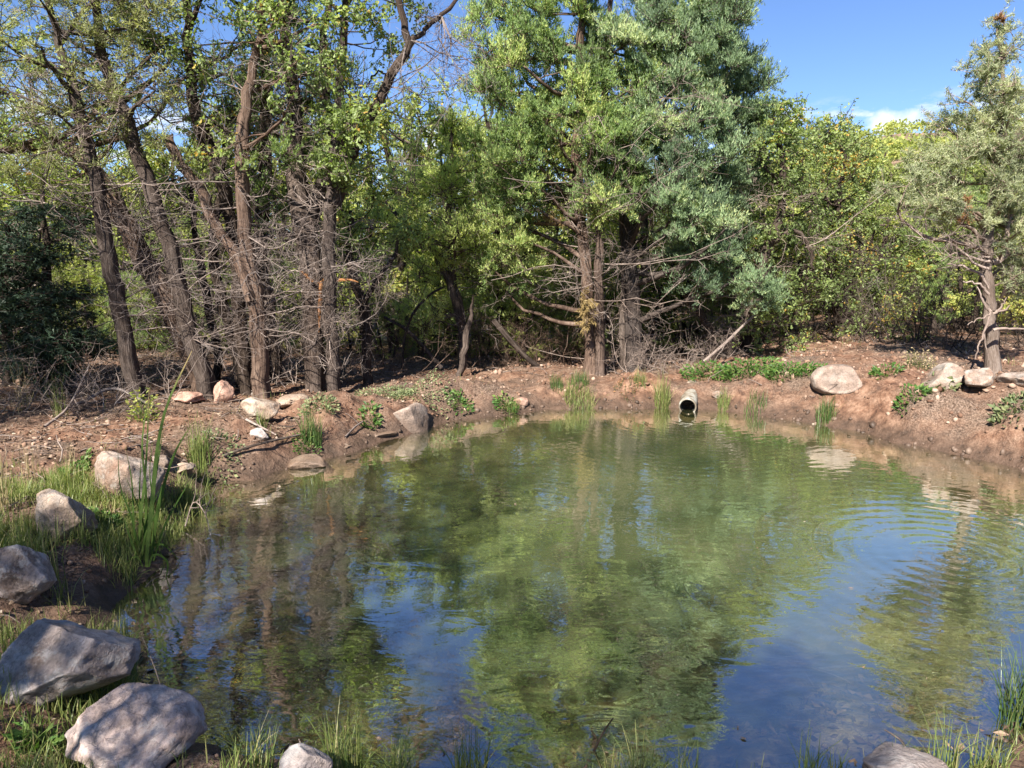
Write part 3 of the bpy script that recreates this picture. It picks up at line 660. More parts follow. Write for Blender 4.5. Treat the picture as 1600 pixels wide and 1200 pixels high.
T('oak_tree', 'straight grey oak trunk hugging the split juniper, one dark limb arching right into blue sky', 'tree', 'oaks behind the slab stones',
  [stem([(521, 608), (519, 550), (517, 480), (515, 400), (516, 330), (526, 250), (533, 160), (540, 70), (545, -60)], 7.4, [26, 24, 24, 22, 16, 10], 34)],
  [blob(540, 215, 55, 50, 15, 7.1, .35), blob(600, 30, 70, 45, 7, 7.4, .5), blob(500, 50, 80, 70, 12, 7.3, .6), blob(520, -110, 130, 80, 16, 7.4, .8), blob(550, 265, 45, 30, 4, 7.2, .3)],
  'oak', B_GREY, (.16, .28), dead=26, deadlen=.8, extras=[('bare_limb', ex, B_DARK), ('bare_twigs', gapb, B_DEAD)])
T('oak_tree', 'slim grey oak stem standing alone just right of the split juniper', 'tree', 'oaks behind the slab stones',
  [stem([(574, 604), (570, 540), (566, 490), (552, 440), (540, 390), (545, 330)], 8.0, [20, 18, 14, 9], 22),
   stem([(566, 500), (572, 470), (590, 440), (612, 405), (622, 370)], 8.0, [12, 9, 6], 14)], [blob(585, 350, 70, 60, 10, 8.2, .5)], 'oak', B_DARK, (.18, .3), dead=22, deadlen=.8)
# mid juniper, pyramid crown with sunlight painted into its yellow green leaves
T('juniper_tree', 'small pyramid shaped juniper, sunlight painted into its leaves, between the oaks and the big junipers', 'tree', 'yellow green middle junipers',
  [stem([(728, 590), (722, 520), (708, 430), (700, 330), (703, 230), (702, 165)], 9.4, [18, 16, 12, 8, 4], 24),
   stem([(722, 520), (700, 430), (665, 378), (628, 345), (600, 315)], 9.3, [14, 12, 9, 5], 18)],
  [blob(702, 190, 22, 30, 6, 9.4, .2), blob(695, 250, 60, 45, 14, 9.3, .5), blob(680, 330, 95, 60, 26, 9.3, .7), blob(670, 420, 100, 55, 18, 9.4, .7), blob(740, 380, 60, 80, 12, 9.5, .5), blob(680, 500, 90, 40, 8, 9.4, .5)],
  'sunpaintjuniper', B_GREY, (.2, .34), tone=(.6, .2), dead=20)
T('juniper_tree', 'bushy juniper behind the lone grey snag, its boughs reaching low to the left', 'tree', 'yellow green middle junipers',
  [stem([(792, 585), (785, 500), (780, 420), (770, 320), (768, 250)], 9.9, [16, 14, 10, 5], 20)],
  [blob(760, 300, 50, 60, 9, 9.9, .5), blob(790, 400, 70, 60, 10, 9.9, .6), blob(810, 480, 70, 50, 8, 9.9, .5), blob(620, 300, 50, 60, 9, 9.9, .5)], 'sunpaintjuniper', B_DARK, (.2, .34), tone=(.45, .2), dead=24, deadlen=1.0)
# snag
sn = Buf(); pa, ra = stem([(718, 594), (722, 550), (727, 515), (735, 485), (742, 461)], 8.6, [13, 12, 10, 5, 2], 14); g0 = pa[0].copy(); g0[2] = H1(g0[0], g0[1])
root = thing('dead_snag', 'short bare grey dead trunk with pointed top standing at the tree line', 'dead tree', g0)
pa = np.concatenate([[g0 - [0, 0, .1]], pa]); ra = np.concatenate([[ra[0] * 1.3], ra]); tubes(sn, pa - g0, ra, 10, lump=.2); link('trunk', sn.mesh('trunk', B_GREY), root)
# --- the two big junipers
df = Buf()
C = np.concatenate([blob(915, 478, 16, 12, 4, 8.55, .1), blob(922, 503, 10, 6, 2, 8.5, .1), blob(855, 332, 14, 14, 2, 8.6, .1)])
SPEC['deadj'] = dict(SPEC['juniper'], m=M_DEADF, up=-.4, lf=26, tw=9)
foliage('deadj', C, np.full(len(C), .13), df, None)
T('juniper_tree', 'tall green juniper with two bare lower stems and a clump of dead yellow foliage', 'tree', 'big junipers behind the pipe',
  [stem([(921, 582), (919, 530), (915, 460), (911, 380), (905, 300), (900, 230), (905, 130), (910, 20), (915, -80), (918, -150)], 8.8, [30, 22, 20, 20, 16, 12, 6], 36),
   stem([(937, 582), (938, 520), (937, 440), (936, 350), (932, 260), (940, 160), (948, 40), (955, -80)], 8.7, [20, 16, 13, 12, 8], 30)],
  [blob(880, -90, 110, 60, 26, 8.8, .7), blob(765, 60, 40, 90, 9, 8.9, .4), blob(860, 20, 110, 70, 36, 8.8, .8), blob(830, 120, 100, 60, 32, 8.8, .8), blob(800, 210, 60, 60, 22, 8.7, .6), blob(790, 290, 50, 40, 12, 8.9, .5), blob(880, 230, 90, 70, 26, 8.6, .7),
   blob(850, 330, 90, 50, 18, 8.8, .6), blob(830, 420, 70, 40, 9, 8.9, .5), blob(960, 300, 50, 60, 10, 8.4, .4), blob(960, 150, 70, 90, 24, 8.5, .5), blob(970, 210, 40, 50, 10, 8.2, .3)],
  'juniper', B_RED, (.19, .34), tone=(.5, .25), dead=50, deadlen=1.5, deadzone=(.12, .6), r_base=.03, extras=[('dead_foliage', df, M_DEADF)])
T('juniper_tree', 'biggest juniper, blue green and dense, with a ragged skirt of dead wood at its foot', 'tree', 'big junipers behind the pipe',
  [stem([(988, 578), (992, 520), (990, 450), (984, 380), (990, 290), (1000, 190), (1015, 80), (1030, -40), (1035, -140)], 9.0, [38, 28, 24, 22, 18, 12, 6], 36),
   stem([(975, 578), (970, 500), (978, 400), (975, 300), (985, 200)], 9.1, [18, 16, 14, 8], 24)],
  [blob(1030, -110, 70, 50, 18, 9.0, .6), blob(1060, -20, 90, 60, 30, 8.9, .7), blob(1145, 10, 36, 44, 16, 8.9, .4), blob(1070, 80, 80, 60, 30, 8.8, .6), blob(1110, 110, 50, 60, 16, 8.8, .5), blob(1000, 60, 70, 70, 24, 8.7, .6),
   blob(1050, 180, 90, 60, 28, 8.8, .6), blob(1090, 260, 50, 70, 22, 8.7, .5), blob(1080, 350, 60, 60, 24, 8.5, .5), blob(1040, 250, 60, 60, 14, 8.4, .4), blob(1010, 300, 60, 70, 12, 8.8, .5), blob(1105, 420, 60, 40, 12, 8.5, .4), blob(1160, 460, 50, 22, 9, 8.4, .3)],
  'bluejuniper', B_GREY, (.19, .34), tone=(.5, .25), dead=38, deadlen=1.2, deadzone=(.02, .6), r_base=.032)
T('juniper_tree', 'dark juniper in shade at the right edge of the big pair', 'tree', 'big junipers behind the pipe',
  [stem([(1164, 572), (1163, 520), (1160, 470), (1145, 400), (1132, 340), (1135, 250), (1150, 160), (1160, 90)], 9.6, [28, 26, 24, 20, 12, 6], 30)],
  [blob(1160, 130, 40, 40, 14, 9.6, .4), blob(1170, 230, 45, 60, 18, 9.6, .5), blob(1150, 330, 55, 60, 16, 9.6, .5)], 'bluejuniper', B_DARK, (.2, .34), tone=(.3, .12), dead=30, deadlen=.8)
# oaks to the right of the junipers
T('oak_tree', 'spreading gambel type oak with dark curving stems, left of the brown boulder', 'tree', 'oaks along the right tree line',
  [stem([(1125, 572), (1140, 545), (1165, 500), (1185, 440), (1200, 380), (1222, 335), (1225, 260), (1215, 200)], 9.3, [20, 20, 20, 18, 12, 6], 30),
   stem([(1116, 572), (1110, 530), (1095, 492), (1072, 460), (1050, 440)], 9.2, [16, 15, 13, 9], 20),
   stem([(1200, 385), (1240, 360), (1262, 385), (1275, 420)], 9.3, [10, 8, 5], 14)],
  [blob(1225, 185, 36, 26, 14, 9.4, .5), blob(1215, 250, 50, 50, 20, 9.4, .6), blob(1230, 330, 60, 50, 18, 9.4, .6), blob(1200, 410, 60, 50, 12, 9.3, .5), blob(1250, 470, 60, 50, 12, 9.3, .5), blob(1200, 530, 60, 25, 6, 9.3, .4)],
  'oak', B_DARK, (.2, .33), tone=(.42, .2), dens=.8, dead=24, r_base=.026)
T('oak_tree', 'round topped oak reaching towards the blue sky gap', 'tree', 'oaks along the right tree line',
  [stem([(1300, 575), (1310, 500), (1300, 420), (1310, 330), (1320, 240)], 10.6, [20, 18, 14, 6], 24), stem([(1330, 572), (1350, 500), (1370, 420), (1390, 340)], 10.6, [16, 13, 6], 20)],
  [blob(1290, 215, 46, 26, 15, 10.6, .6), blob(1325, 250, 36, 26, 9, 10.6, .6), blob(1310, 300, 80, 50, 24, 10.6, .8), blob(1350, 380, 90, 50, 26, 10.4, .8), blob(1320, 460, 90, 50, 20, 10.3, .7), blob(1400, 450, 60, 60, 16, 10.4, .6), blob(1350, 530, 90, 30, 10, 10.0, .5)],
  'oak', B_DARK, (.22, .36), tone=(.5, .22), dens=.8, dead=30)
# pinyon
lb = Buf()
for pts, w in (([(1546, 408), (1530, 405), (1512, 400), (1495, 395), (1470, 408)], [7, 6, 4, 2]), ([(1544, 420), (1520, 410), (1500, 390), (1475, 375), (1440, 372), (1415, 368)], [7, 6, 4, 3, 1.5]),
               ([(1545, 450), (1535, 432), (1515, 420), (1500, 415), (1480, 413)], [8, 7, 5, 4]), ([(1545, 460), (1530, 445), (1505, 440)], [7, 5, 3]),
               ([(1547, 487), (1540, 478), (1532, 462), (1526, 448)], [8, 6, 4, 2]), ([(1552, 490), (1562, 482), (1572, 465)], [7, 5, 2]), ([(1553, 487), (1570, 485), (1578, 477)], [6, 5, 3]),
               ([(1546, 492), (1530, 498), (1512, 508)], [4, 3, 2]), ([(1552, 516), (1560, 513), (1580, 514), (1610, 513)], [8, 7, 6, 4]), ([(1548, 488), (1537, 520), (1528, 540), (1524, 561)], [6, 5, 4, 3]), ([(1548, 488), (1538, 525), (1545, 562)], [3, 3, 2])):
    pa, ra = stem(pts, 7.25 + rng.uniform(-.15, -.03), w, 12, .008); tubes(lb, pa, ra * .8, 7, lump=.15, cap=True)
deadtwigs(lb, np.array([P(1545, 400, 7.3)] * 6), np.array([P(1470, 360, 7.1), P(1440, 365, 7.0), P(1480, 340, 7.2), P(1500, 370, 7.0), P(1455, 385, 7.1), P(1510, 395, 7.0)]), .008, 8, 4, .22)
ru = Buf(); SPEC['rust'] = dict(SPEC['pinyon'], m=M_RUST, tw=9)
C = np.array([P(1467, 322, 7.1), P(1470, 330, 7.1), P(1508, 318, 7.1), P(1512, 340, 7.1), P(1562, 30, 7.3)]); foliage('rust', C, np.array([.08, .06, .08, .08, .05]), ru, None)
T('pinyon_pine', 'sunlit pinyon pine on the right bank with pale bare lower limbs', 'tree', None,
  [stem([(1551, 578), (1548, 540), (1546, 490), (1543, 440), (1544, 395), (1552, 330), (1560, 250), (1566, 150), (1562, 45)], 7.35, [27, 22, 20, 19, 16, 12, 8, 3], 36),
   stem([(1550, 410), (1565, 400), (1573, 382), (1576, 350), (1590, 300), (1620, 240)], 7.35, [12, 9, 6, 3], 18)],
  [blob(1562, 48, 10, 16, 3, 7.35, .1), blob(1560, 90, 30, 26, 9, 7.35, .25), blob(1530, 110, 18, 12, 4, 7.3, .2), blob(1550, 150, 50, 40, 18, 7.35, .4), blob(1600, 120, 40, 50, 10, 7.4, .3), blob(1515, 190, 26, 14, 5, 7.3, .2), blob(1480, 195, 24, 8, 4, 7.3, .15),
   blob(1560, 230, 70, 50, 26, 7.35, .5), blob(1500, 240, 60, 30, 14, 7.3, .4), blob(1540, 300, 90, 36, 30, 7.3, .5), blob(1440, 300, 60, 30, 14, 7.2, .35), blob(1440, 260, 30, 22, 5, 7.3, .25), blob(1620, 300, 70, 120, 30, 7.4, .5), blob(1600, 400, 40, 50, 12, 7.4, .4), blob(1500, 340, 60, 20, 8, 7.2, .3), blob(1590, 450, 20, 20, 3, 7.4, .2), blob(1570, 360, 40, 30, 8, 7.3, .3)],
  'pinyon', B_PALE, (.11, .19), dens=.85, tone=(.55, .22), dead=12, deadlen=.4, deadzone=(.4, .8), r_base=.022, extras=[('dead_limb', lb, B_DEAD), ('rust_needles', ru, M_RUST)], frac=.3)
# dark fir at the left edge
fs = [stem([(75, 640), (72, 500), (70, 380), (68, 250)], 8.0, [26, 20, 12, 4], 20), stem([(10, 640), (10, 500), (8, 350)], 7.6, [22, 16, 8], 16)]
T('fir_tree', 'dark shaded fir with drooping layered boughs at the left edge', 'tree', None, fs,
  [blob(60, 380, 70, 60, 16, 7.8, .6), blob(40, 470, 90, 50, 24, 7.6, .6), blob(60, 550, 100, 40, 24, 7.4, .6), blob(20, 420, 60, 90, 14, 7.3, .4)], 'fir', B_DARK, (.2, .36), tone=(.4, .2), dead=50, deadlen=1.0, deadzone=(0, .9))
# --- trees behind the photographer and left of the frame: they shade the foreground
def off_tree(x, y, h, r, spec, label, name='juniper_tree'):
    g = H1(x, y); pth = np.array([[x, y, g - .1], [x + .1, y, g + h * .4], [x, y + .1, g + h * .95]]); s = resample(pth, 16)
    n = int(85 * r * h / 8); t = rng.uniform(.22, 1, n); a = rng.uniform(0, 6.28, n); q = r * np.sqrt(rng.uniform(.1, 1, n)) * (1.15 - .75 * t)
    C = np.stack([x + q * np.cos(a), y + q * np.sin(a), g + h * t], -1)
    return T(name, label, 'tree', 'junipers behind the camera', [(s, np.linspace(.11, .02, 16))], [C], spec, B_GREY, (.36, .55), dens=.7)
oj = off_tree(-3.1, -.9, 5.6, 1.9, 'juniper', 'juniper standing behind the camera that shades the near boulders')
for x, y, sc_, rz in ((-1.45, -1.9, .85, 1.2), (-5.5, 4.2, .8, 2.2), (-6.9, 2.2, .9, 4.2), (-8.4, 5.2, .95, 3.9), (.6, -5.4, .9, 5.0)):
    copy_thing(oj, (x, y, H1(x, y)), rz, (sc_, sc_, sc_))

# --- background scrub: templates, then copies
def template(name, label, spec, h, r, ncl, bark, stems_n, group, tone, rad=(.24, .40), dens=.8, dead=10, origin=(0.0, 12.0)):
    ss_ = []; ox, oy = origin; g = H1(ox, oy)
    for i in range(stems_n):
        a = rng.uniform(0, 6.28); q = rng.uniform(.1, .3) * (stems_n > 1); e = rng.uniform(.3, .7) * r
        pth = np.array([[ox + q * math.cos(a), oy + q * math.sin(a), g], [ox + (q + e * .4) * math.cos(a), oy + (q + e * .4) * math.sin(a), g + h * .4], [ox + (q + e) * math.cos(a), oy + (q + e) * math.sin(a), g + h * .85]])
        ss_.append((resample(pth, 14), np.linspace(.06, .015, 14)))
    t = rng.uniform(.12, 1, ncl); a = rng.uniform(0, 6.28, ncl); q = r * np.sqrt(rng.uniform(.15, 1, ncl)) * np.sqrt(np.clip(1.05 - (t - .45) ** 2 * 2.6, .1, 1))
    C = np.stack([ox + q * np.cos(a), oy + q * np.sin(a), g + h * t], -1)
    return T(name, label, 'tree', group, ss_, [C], spec, bark, rad, tone=tone, dens=dens, dead=dead, deadlen=.7)
GB = 'scrub trees beyond the tree line'
tA = template('scrub_oak', 'yellow green scrub oak in sun beyond the tree line', 'scrub', 2.6, 1.35, 62, B_DARK, 4, GB, (.45, .2))
tB = template('scrub_oak', 'mid green scrub oak beyond the tree line', 'oak', 2.9, 1.3, 48, B_DARK, 4, GB, (.45, .18))
tC = template('juniper_bush', 'green juniper bush beyond the tree line', 'juniper', 2.8, 1.1, 48, B_GREY, 2, GB, (.55, .2))
tD = template('bare_thicket', 'leafless grey thicket beyond the tree line', 'scrub', 2.0, 1.0, 8, B_DARK, 5, GB, (.5, .2), dead=60)
used = set()
def place(t, x, y, s, rz=None):
    rz = rng.uniform(0, 6.28) if rz is None else rz
    loc = (x, y, H1(x, y) - .05)
    if t.name in used: return copy_thing(t, loc, rz, (s, s, s * rng.uniform(.85, 1.15)))
    used.add(t.name); t.location = loc; t.rotation_euler.z = rz; t.scale = (s, s, s); return t
def place_px(t, px, Y, s): 
    p = P(px, 560, Y); return place(t, p[0], Y, s)
COLS = ((330, 'seen between the leaning pines'), (460, 'behind the forked oaks'), (600, 'behind the split juniper'), (780, 'behind the pyramid juniper'), (960, 'behind the bare juniper stems'),
        (1110, 'behind the biggest juniper'), (1270, 'behind the leafy weeds'), (1400, 'above the brown boulder'), (1530, 'just left of the pinyon'), (9999, 'behind the pinyon'))
KINDN = {id(tA): 'yellow green scrub oak', id(tB): 'mid green oak', id(tC): 'green juniper bush', id(tD): 'leafless grey thicket'}
def bgt(t, px, Yb, s, row):
    if 1260 < px < 1500: s = min(s, (1.6 + .125 * Yb - H1(P(px, 560, Yb)[0], Yb)) / 3.1)
    w = next(c for lim, c in COLS if px < lim); o = place_px(t, px, Yb, s); o['label'] = KINDN[id(t)] + ' ' + w + ', ' + row
k = 0
for px, Yb, s in ((-40, 12.6, 1.5), (60, 13.4, 1.45), (150, 12.8, 1.3), (235, 13.6, 1.45), (320, 13.0, 1.25), (400, 13.8, 1.4), (470, 13.2, 1.3), (550, 13.6, 1.5), (640, 13.2, 1.5), (700, 14.0, 1.6), (760, 13.4, 1.5), (820, 13.0, 1.5), (1010, 13.0, 1.5)):
    bgt([tA, tB][k % 2], px, Yb, s, 'tall enough to fill the gaps'); k += 1
for px in range(-40, 1180, 58):
    bgt([tA, tC, tA, tB][k % 4], px + rng.uniform(-20, 20), rng.uniform(9.9, 11.0), rng.uniform(.3, .46), 'low by the trunks'); k += 1
k = 0
for px in range(-60, 1700, 76):                       # first row right behind the trees, low
    Yb = rng.uniform(10.8, 12.2); tt = [tC, tA, tD, tA, tD][k % 5]; k += 1
    if px < 1150 and k % 2: continue
    bgt(tt, px + rng.uniform(-25, 25), Yb, rng.uniform(.55, .75) if px < 1150 else rng.uniform(.85, 1.1), 'nearest row')
for px in range(-40, 1700, 58):
    Yb = rng.uniform(14.5, 18); tt = [tA, tB, tA, tA, tC][k % 5]; k += 1
    bgt(tt, px + rng.uniform(-25, 25), Yb, rng.uniform(.95, 1.25) * (1 if px < 1150 else 1.2), 'in the middle distance')
for px in range(-20, 1700, 80):
    Yb = rng.uniform(20, 28); tt = [tA, tA, tB][k % 3]; k += 1
    bgt(tt, px + rng.uniform(-25, 25), Yb, rng.uniform(1.2, 1.6) * (1 if px < 1150 else 1.05), 'farther off')
for px, Yb, s in ((1350, 17, 1.3), (1400, 21, 1.4), (1445, 25, 1.5), (1480, 18, 1.3), (1370, 28, 1.6), (1430, 15, 1.3), (1300, 16, 1.4), (1260, 14, 1.2), (1530, 22, 1.9), (1590, 20, 1.8)):
    bgt(tA if k % 3 else tB, px, Yb, s, 'a large one up the slope'); k += 1
# scrub dotted over the far hillside: one mass
hb = Buf(); n = 3000
az = rng.uniform(-.75, .85, n); rr = 34 + 130 * rng.uniform(0, 1, n) ** .8; hx, hy = rr * np.sin(az), rr * np.cos(az); hz = H(hx, hy)
for i0 in range(0, n, 600):
    sl_ = slice(i0, i0 + 600); m = hx[sl_].size; nl = 26
    c = np.stack([hx[sl_], hy[sl_], hz[sl_] + .9], -1); s_ = rng.uniform(.6, 1.5, m)
    d = rdir(m * nl); d[:, 2] = np.abs(d[:, 2]) * 1.1 - .35
    pos = np.repeat(c, nl, 0) + d * (np.repeat(s_, nl) * rng.uniform(.6, 1.1, m * nl))[:, None]
    leaves(hb, pos, rdir(m * nl), .52, .40, np.repeat(rng.uniform(.15, .85, m), nl) + rng.normal(0, .1, m * nl), 'kite')
tag(link('hillside_scrub', hb.mesh('hillside_scrub', M_OAKY, False)), 'green and yellow scrub dotted over the far red hillside', kind='stuff')

# ------------------------------------------------------------------ boulders
def rock_mesh(name, dims, mat, seed, cuts=9, rough=.05, sub=5):
    r = np.random.default_rng(seed); bm = bmesh.new(); bmesh.ops.create_icosphere(bm, subdivisions=sub, radius=1.0)
    v = np.array([x.co[:] for x in bm.verts])
    nn = nrm(r.normal(size=(cuts, 3))); cuts += 5 * (cuts > 5); nn = nrm(r.normal(size=(cuts, 3))); off = r.uniform(.48, .82, cuts)
    for _n, o in zip(nn, off):
        dd = v @ _n - o; v = v - np.where(dd > 0, dd, 0)[:, None] * _n * .99
    nv = nrm(v); q = v * 1.0
    f1 = fbm(q[:, 0] * 1.6 + seed, q[:, 1] * 1.6, q[:, 2] * 1.6 + 9, s=seed, o=3); f2 = fbm(q[:, 0] * 6 + seed, q[:, 1] * 6, q[:, 2] * 6 + 9, s=seed + 3, o=3)
    f3 = fbm(q[:, 0] * 22 + seed, q[:, 1] * 22, q[:, 2] * 22 + 9, s=seed + 5, o=2)
    v = v + nv * (f1 * .07 + f2 * rough * .6 + f3 * rough * .22)[:, None]
    v = (v - (v.max(0) + v.min(0)) / 2) / (v.max(0) - v.min(0)) * np.array(dims)
    for x, c in zip(bm.verts, v): x.co = c
    for f in bm.faces: f.smooth = True
    me = bpy.data.meshes.new(name); bm.to_mesh(me); bm.free(); me.materials.append(mat); return me
def boulder(x0, x1, y0, y1, label, mat, seed, zb=None, depth=.85, sink=.25, rot=0, name='boulder', cuts=9, rough=.05, tilt=(0, 0), cat='boulder', group=None):
    """x0..x1, y0..y1: its outline in the photo; it stands where its foot meets the ground"""
    if x1 < 400 and x1 - x0 > 60: wq = x1 - x0; x0, x1 = x0 - wq * .04, x1 - wq * .13
    cx = (x0 + x1) / 2; foot = hit(cx, min(y1, 1290)) if zb is None else G(cx, y1, zb)
    m = mpp(foot); w = (x1 - x0) * m; h = (y1 - y0) * m
    down = math.atan2(CAM_H - foot[2], foot[1])
    dp = w * depth; hz = max(.03, (h - dp * math.sin(down) * .55)) / math.cos(down) * 1.05
    hz_full = hz * (1 + sink)
    o = link(name, rock_mesh(name, (w, dp, hz_full), mat, seed, cuts, rough, 5 if x1 - x0 > 85 else 4), None, (foot[0], foot[1] + dp * .42, foot[2] + hz - hz_full * .5))
    o.rotation_euler = (tilt[0], tilt[1], rot)
    return tag(o, label, cat, group)
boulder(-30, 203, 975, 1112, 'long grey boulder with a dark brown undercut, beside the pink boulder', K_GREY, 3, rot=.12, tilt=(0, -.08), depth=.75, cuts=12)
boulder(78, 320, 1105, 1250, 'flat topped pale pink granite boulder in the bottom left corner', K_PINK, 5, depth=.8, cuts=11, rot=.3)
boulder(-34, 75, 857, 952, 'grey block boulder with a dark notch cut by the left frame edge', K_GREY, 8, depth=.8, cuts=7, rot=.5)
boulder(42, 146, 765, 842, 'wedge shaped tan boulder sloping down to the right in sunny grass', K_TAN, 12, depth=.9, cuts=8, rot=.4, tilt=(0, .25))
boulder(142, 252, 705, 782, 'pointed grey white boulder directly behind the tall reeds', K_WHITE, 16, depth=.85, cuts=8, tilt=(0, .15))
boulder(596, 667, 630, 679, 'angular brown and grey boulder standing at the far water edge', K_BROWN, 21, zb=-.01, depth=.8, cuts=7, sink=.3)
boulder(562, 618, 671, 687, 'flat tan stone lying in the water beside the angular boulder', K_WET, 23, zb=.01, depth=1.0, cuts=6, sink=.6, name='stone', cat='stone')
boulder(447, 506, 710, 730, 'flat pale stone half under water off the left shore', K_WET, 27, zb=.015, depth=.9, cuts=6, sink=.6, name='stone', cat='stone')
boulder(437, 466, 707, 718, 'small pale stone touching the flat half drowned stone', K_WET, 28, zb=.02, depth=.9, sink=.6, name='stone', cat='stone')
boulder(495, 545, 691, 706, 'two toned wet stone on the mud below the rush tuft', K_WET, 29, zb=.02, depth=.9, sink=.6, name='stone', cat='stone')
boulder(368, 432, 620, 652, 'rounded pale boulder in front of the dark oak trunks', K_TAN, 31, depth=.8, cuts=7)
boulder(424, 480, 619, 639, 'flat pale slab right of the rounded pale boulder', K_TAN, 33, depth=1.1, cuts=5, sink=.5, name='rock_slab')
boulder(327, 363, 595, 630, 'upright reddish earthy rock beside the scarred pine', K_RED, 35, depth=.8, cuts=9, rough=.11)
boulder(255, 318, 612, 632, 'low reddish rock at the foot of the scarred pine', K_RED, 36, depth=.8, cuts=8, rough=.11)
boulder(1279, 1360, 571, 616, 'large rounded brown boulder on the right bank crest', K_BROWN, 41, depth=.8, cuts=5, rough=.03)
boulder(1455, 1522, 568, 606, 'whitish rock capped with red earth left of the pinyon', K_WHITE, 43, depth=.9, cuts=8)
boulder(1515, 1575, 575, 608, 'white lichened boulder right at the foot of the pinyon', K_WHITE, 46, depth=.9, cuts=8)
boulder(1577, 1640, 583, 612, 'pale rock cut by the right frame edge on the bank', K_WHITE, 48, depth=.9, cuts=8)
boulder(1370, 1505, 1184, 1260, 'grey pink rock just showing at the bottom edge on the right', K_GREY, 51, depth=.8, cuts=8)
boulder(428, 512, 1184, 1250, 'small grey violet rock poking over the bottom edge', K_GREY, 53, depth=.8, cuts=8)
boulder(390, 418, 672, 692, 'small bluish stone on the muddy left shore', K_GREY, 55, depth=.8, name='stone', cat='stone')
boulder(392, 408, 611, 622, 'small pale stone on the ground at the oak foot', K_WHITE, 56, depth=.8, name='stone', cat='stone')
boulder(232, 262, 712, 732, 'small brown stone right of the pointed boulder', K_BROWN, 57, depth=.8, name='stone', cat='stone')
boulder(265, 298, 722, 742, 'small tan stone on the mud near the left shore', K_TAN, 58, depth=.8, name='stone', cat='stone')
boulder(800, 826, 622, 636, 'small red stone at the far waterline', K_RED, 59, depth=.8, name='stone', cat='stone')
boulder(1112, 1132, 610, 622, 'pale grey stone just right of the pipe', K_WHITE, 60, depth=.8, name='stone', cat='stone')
# drowned stones seen through the shallow water
for i, (px, py, w, lab) in enumerate(((250, 980, 60, 'just right of the long grey boulder tip'), (290, 1040, 80, 'between long grey boulder and open water'), (340, 985, 50, 'small one out from the long grey boulder'),
                                      (400, 1010, 70, 'in the brown shallows left of centre'), (330, 1110, 70, 'right beside the pink boulder'), (470, 1075, 60, 'above the grey violet rock'), (1060, 1020, 80, 'right of centre inside the tree reflection'),
                                      (600, 1120, 50, 'near the bottom edge left of centre'), (360, 905, 90, 'large one out from the reeds'), (1010, 985, 60, 'right of centre, the smaller of two'))):
    p = G(px, py, -.06); m = mpp(p); hzz = H1(p[0], p[1])
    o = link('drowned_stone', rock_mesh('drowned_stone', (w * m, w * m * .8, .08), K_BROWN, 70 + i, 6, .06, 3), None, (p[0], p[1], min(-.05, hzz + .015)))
    tag(o, 'brown stone under shallow water, ' + lab, 'stone', 'stones under the shallow water')

# clods and pebbles on the banks, leaf litter: nobody could count them
def scatter(n, xr, yr, keep):
    x = rng.uniform(*xr, n); y = rng.uniform(*yr, n); d = sdist(x, y); z = H(x, y)
    k = keep(x, y, d, z); return x[k], y[k], z[k]
ico = bmesh.new(); bmesh.ops.create_icosphere(ico, subdivisions=1, radius=1.0)
IV = np.array([v.co[:] for v in ico.verts]); IF = np.array([[v.index for v in f.verts] for f in ico.faces]); ico.free()
def pebbles(name, label, mat, x, y, z, s0, s1, power=3):
    n = len(x); s = s0 + (s1 - s0) * rng.uniform(0, 1, n) ** power
    s = s * np.where(y < 2.7, .45, 1) * np.where(x < -.5, .62, 1); v = IV[None] * (1 + rng.normal(0, .2, (n, 12, 1))) * (s[:, None] * rng.uniform(.6, 1.2, (n, 3)))[:, None]
    v = v + np.stack([x, y, z + s * .15], -1)[:, None]
    f = (IF[None] + (np.arange(n) * 12)[:, None, None]).reshape(-1, 3)
    bb = Buf(); bb.add(v.reshape(-1, 3), f, None, np.repeat(rng.uniform(0, 1, n), 12))
    tag(link(name, bb.mesh(name, mat, True)), label, kind='stuff')
M_CLOD = leafmat('earth_clods', [(0, (.11, .062, .042)), (.5, (.22, .135, .095)), (1, (.38, .28, .22))], 0.0, .95, .1)
M_MUDC = leafmat('wet_clods', [(0, (.04, .026, .018)), (.5, (.09, .058, .042)), (1, (.17, .12, .09))], 0.0, .6, .4)
x, y, z = scatter(32000, (-6, 6.5), (1.8, 10.5), lambda x, y, d, z: (d > .12) & (z > .05) & (rng.uniform(0, 1, x.size) < .16 + .6 * (fbm(x * .9, y * .9, s=61, o=3) > .1)) & (np.abs(x) < y * .78 + .6))
pebbles('soil_clods', 'loose red earth clods and pebbles over the bank', M_CLOD, x, y, z, .004, .034, 4)
x, y, z = scatter(26000, (-6, 6.5), (1.8, 8.6), lambda x, y, d, z: (d > -.12) & (z > -.03) & (z < .09))
pebbles('shore_mud_lumps', 'wet dark mud lumps along the waterline', M_MUDC, x, y, z, .004, .034, 3)
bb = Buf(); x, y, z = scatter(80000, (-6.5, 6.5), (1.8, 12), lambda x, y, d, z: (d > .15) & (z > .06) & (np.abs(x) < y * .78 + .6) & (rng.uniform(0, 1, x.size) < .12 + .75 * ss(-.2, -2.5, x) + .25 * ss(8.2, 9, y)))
n = len(x); dd = rdir(n); dd[:, 2] *= .25
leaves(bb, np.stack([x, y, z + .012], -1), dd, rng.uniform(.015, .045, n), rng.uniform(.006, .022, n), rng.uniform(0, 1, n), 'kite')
tag(link('leaf_litter', bb.mesh('leaf_litter', M_LITTER, False)), 'dry fallen leaves and needles covering the soil', kind='stuff')
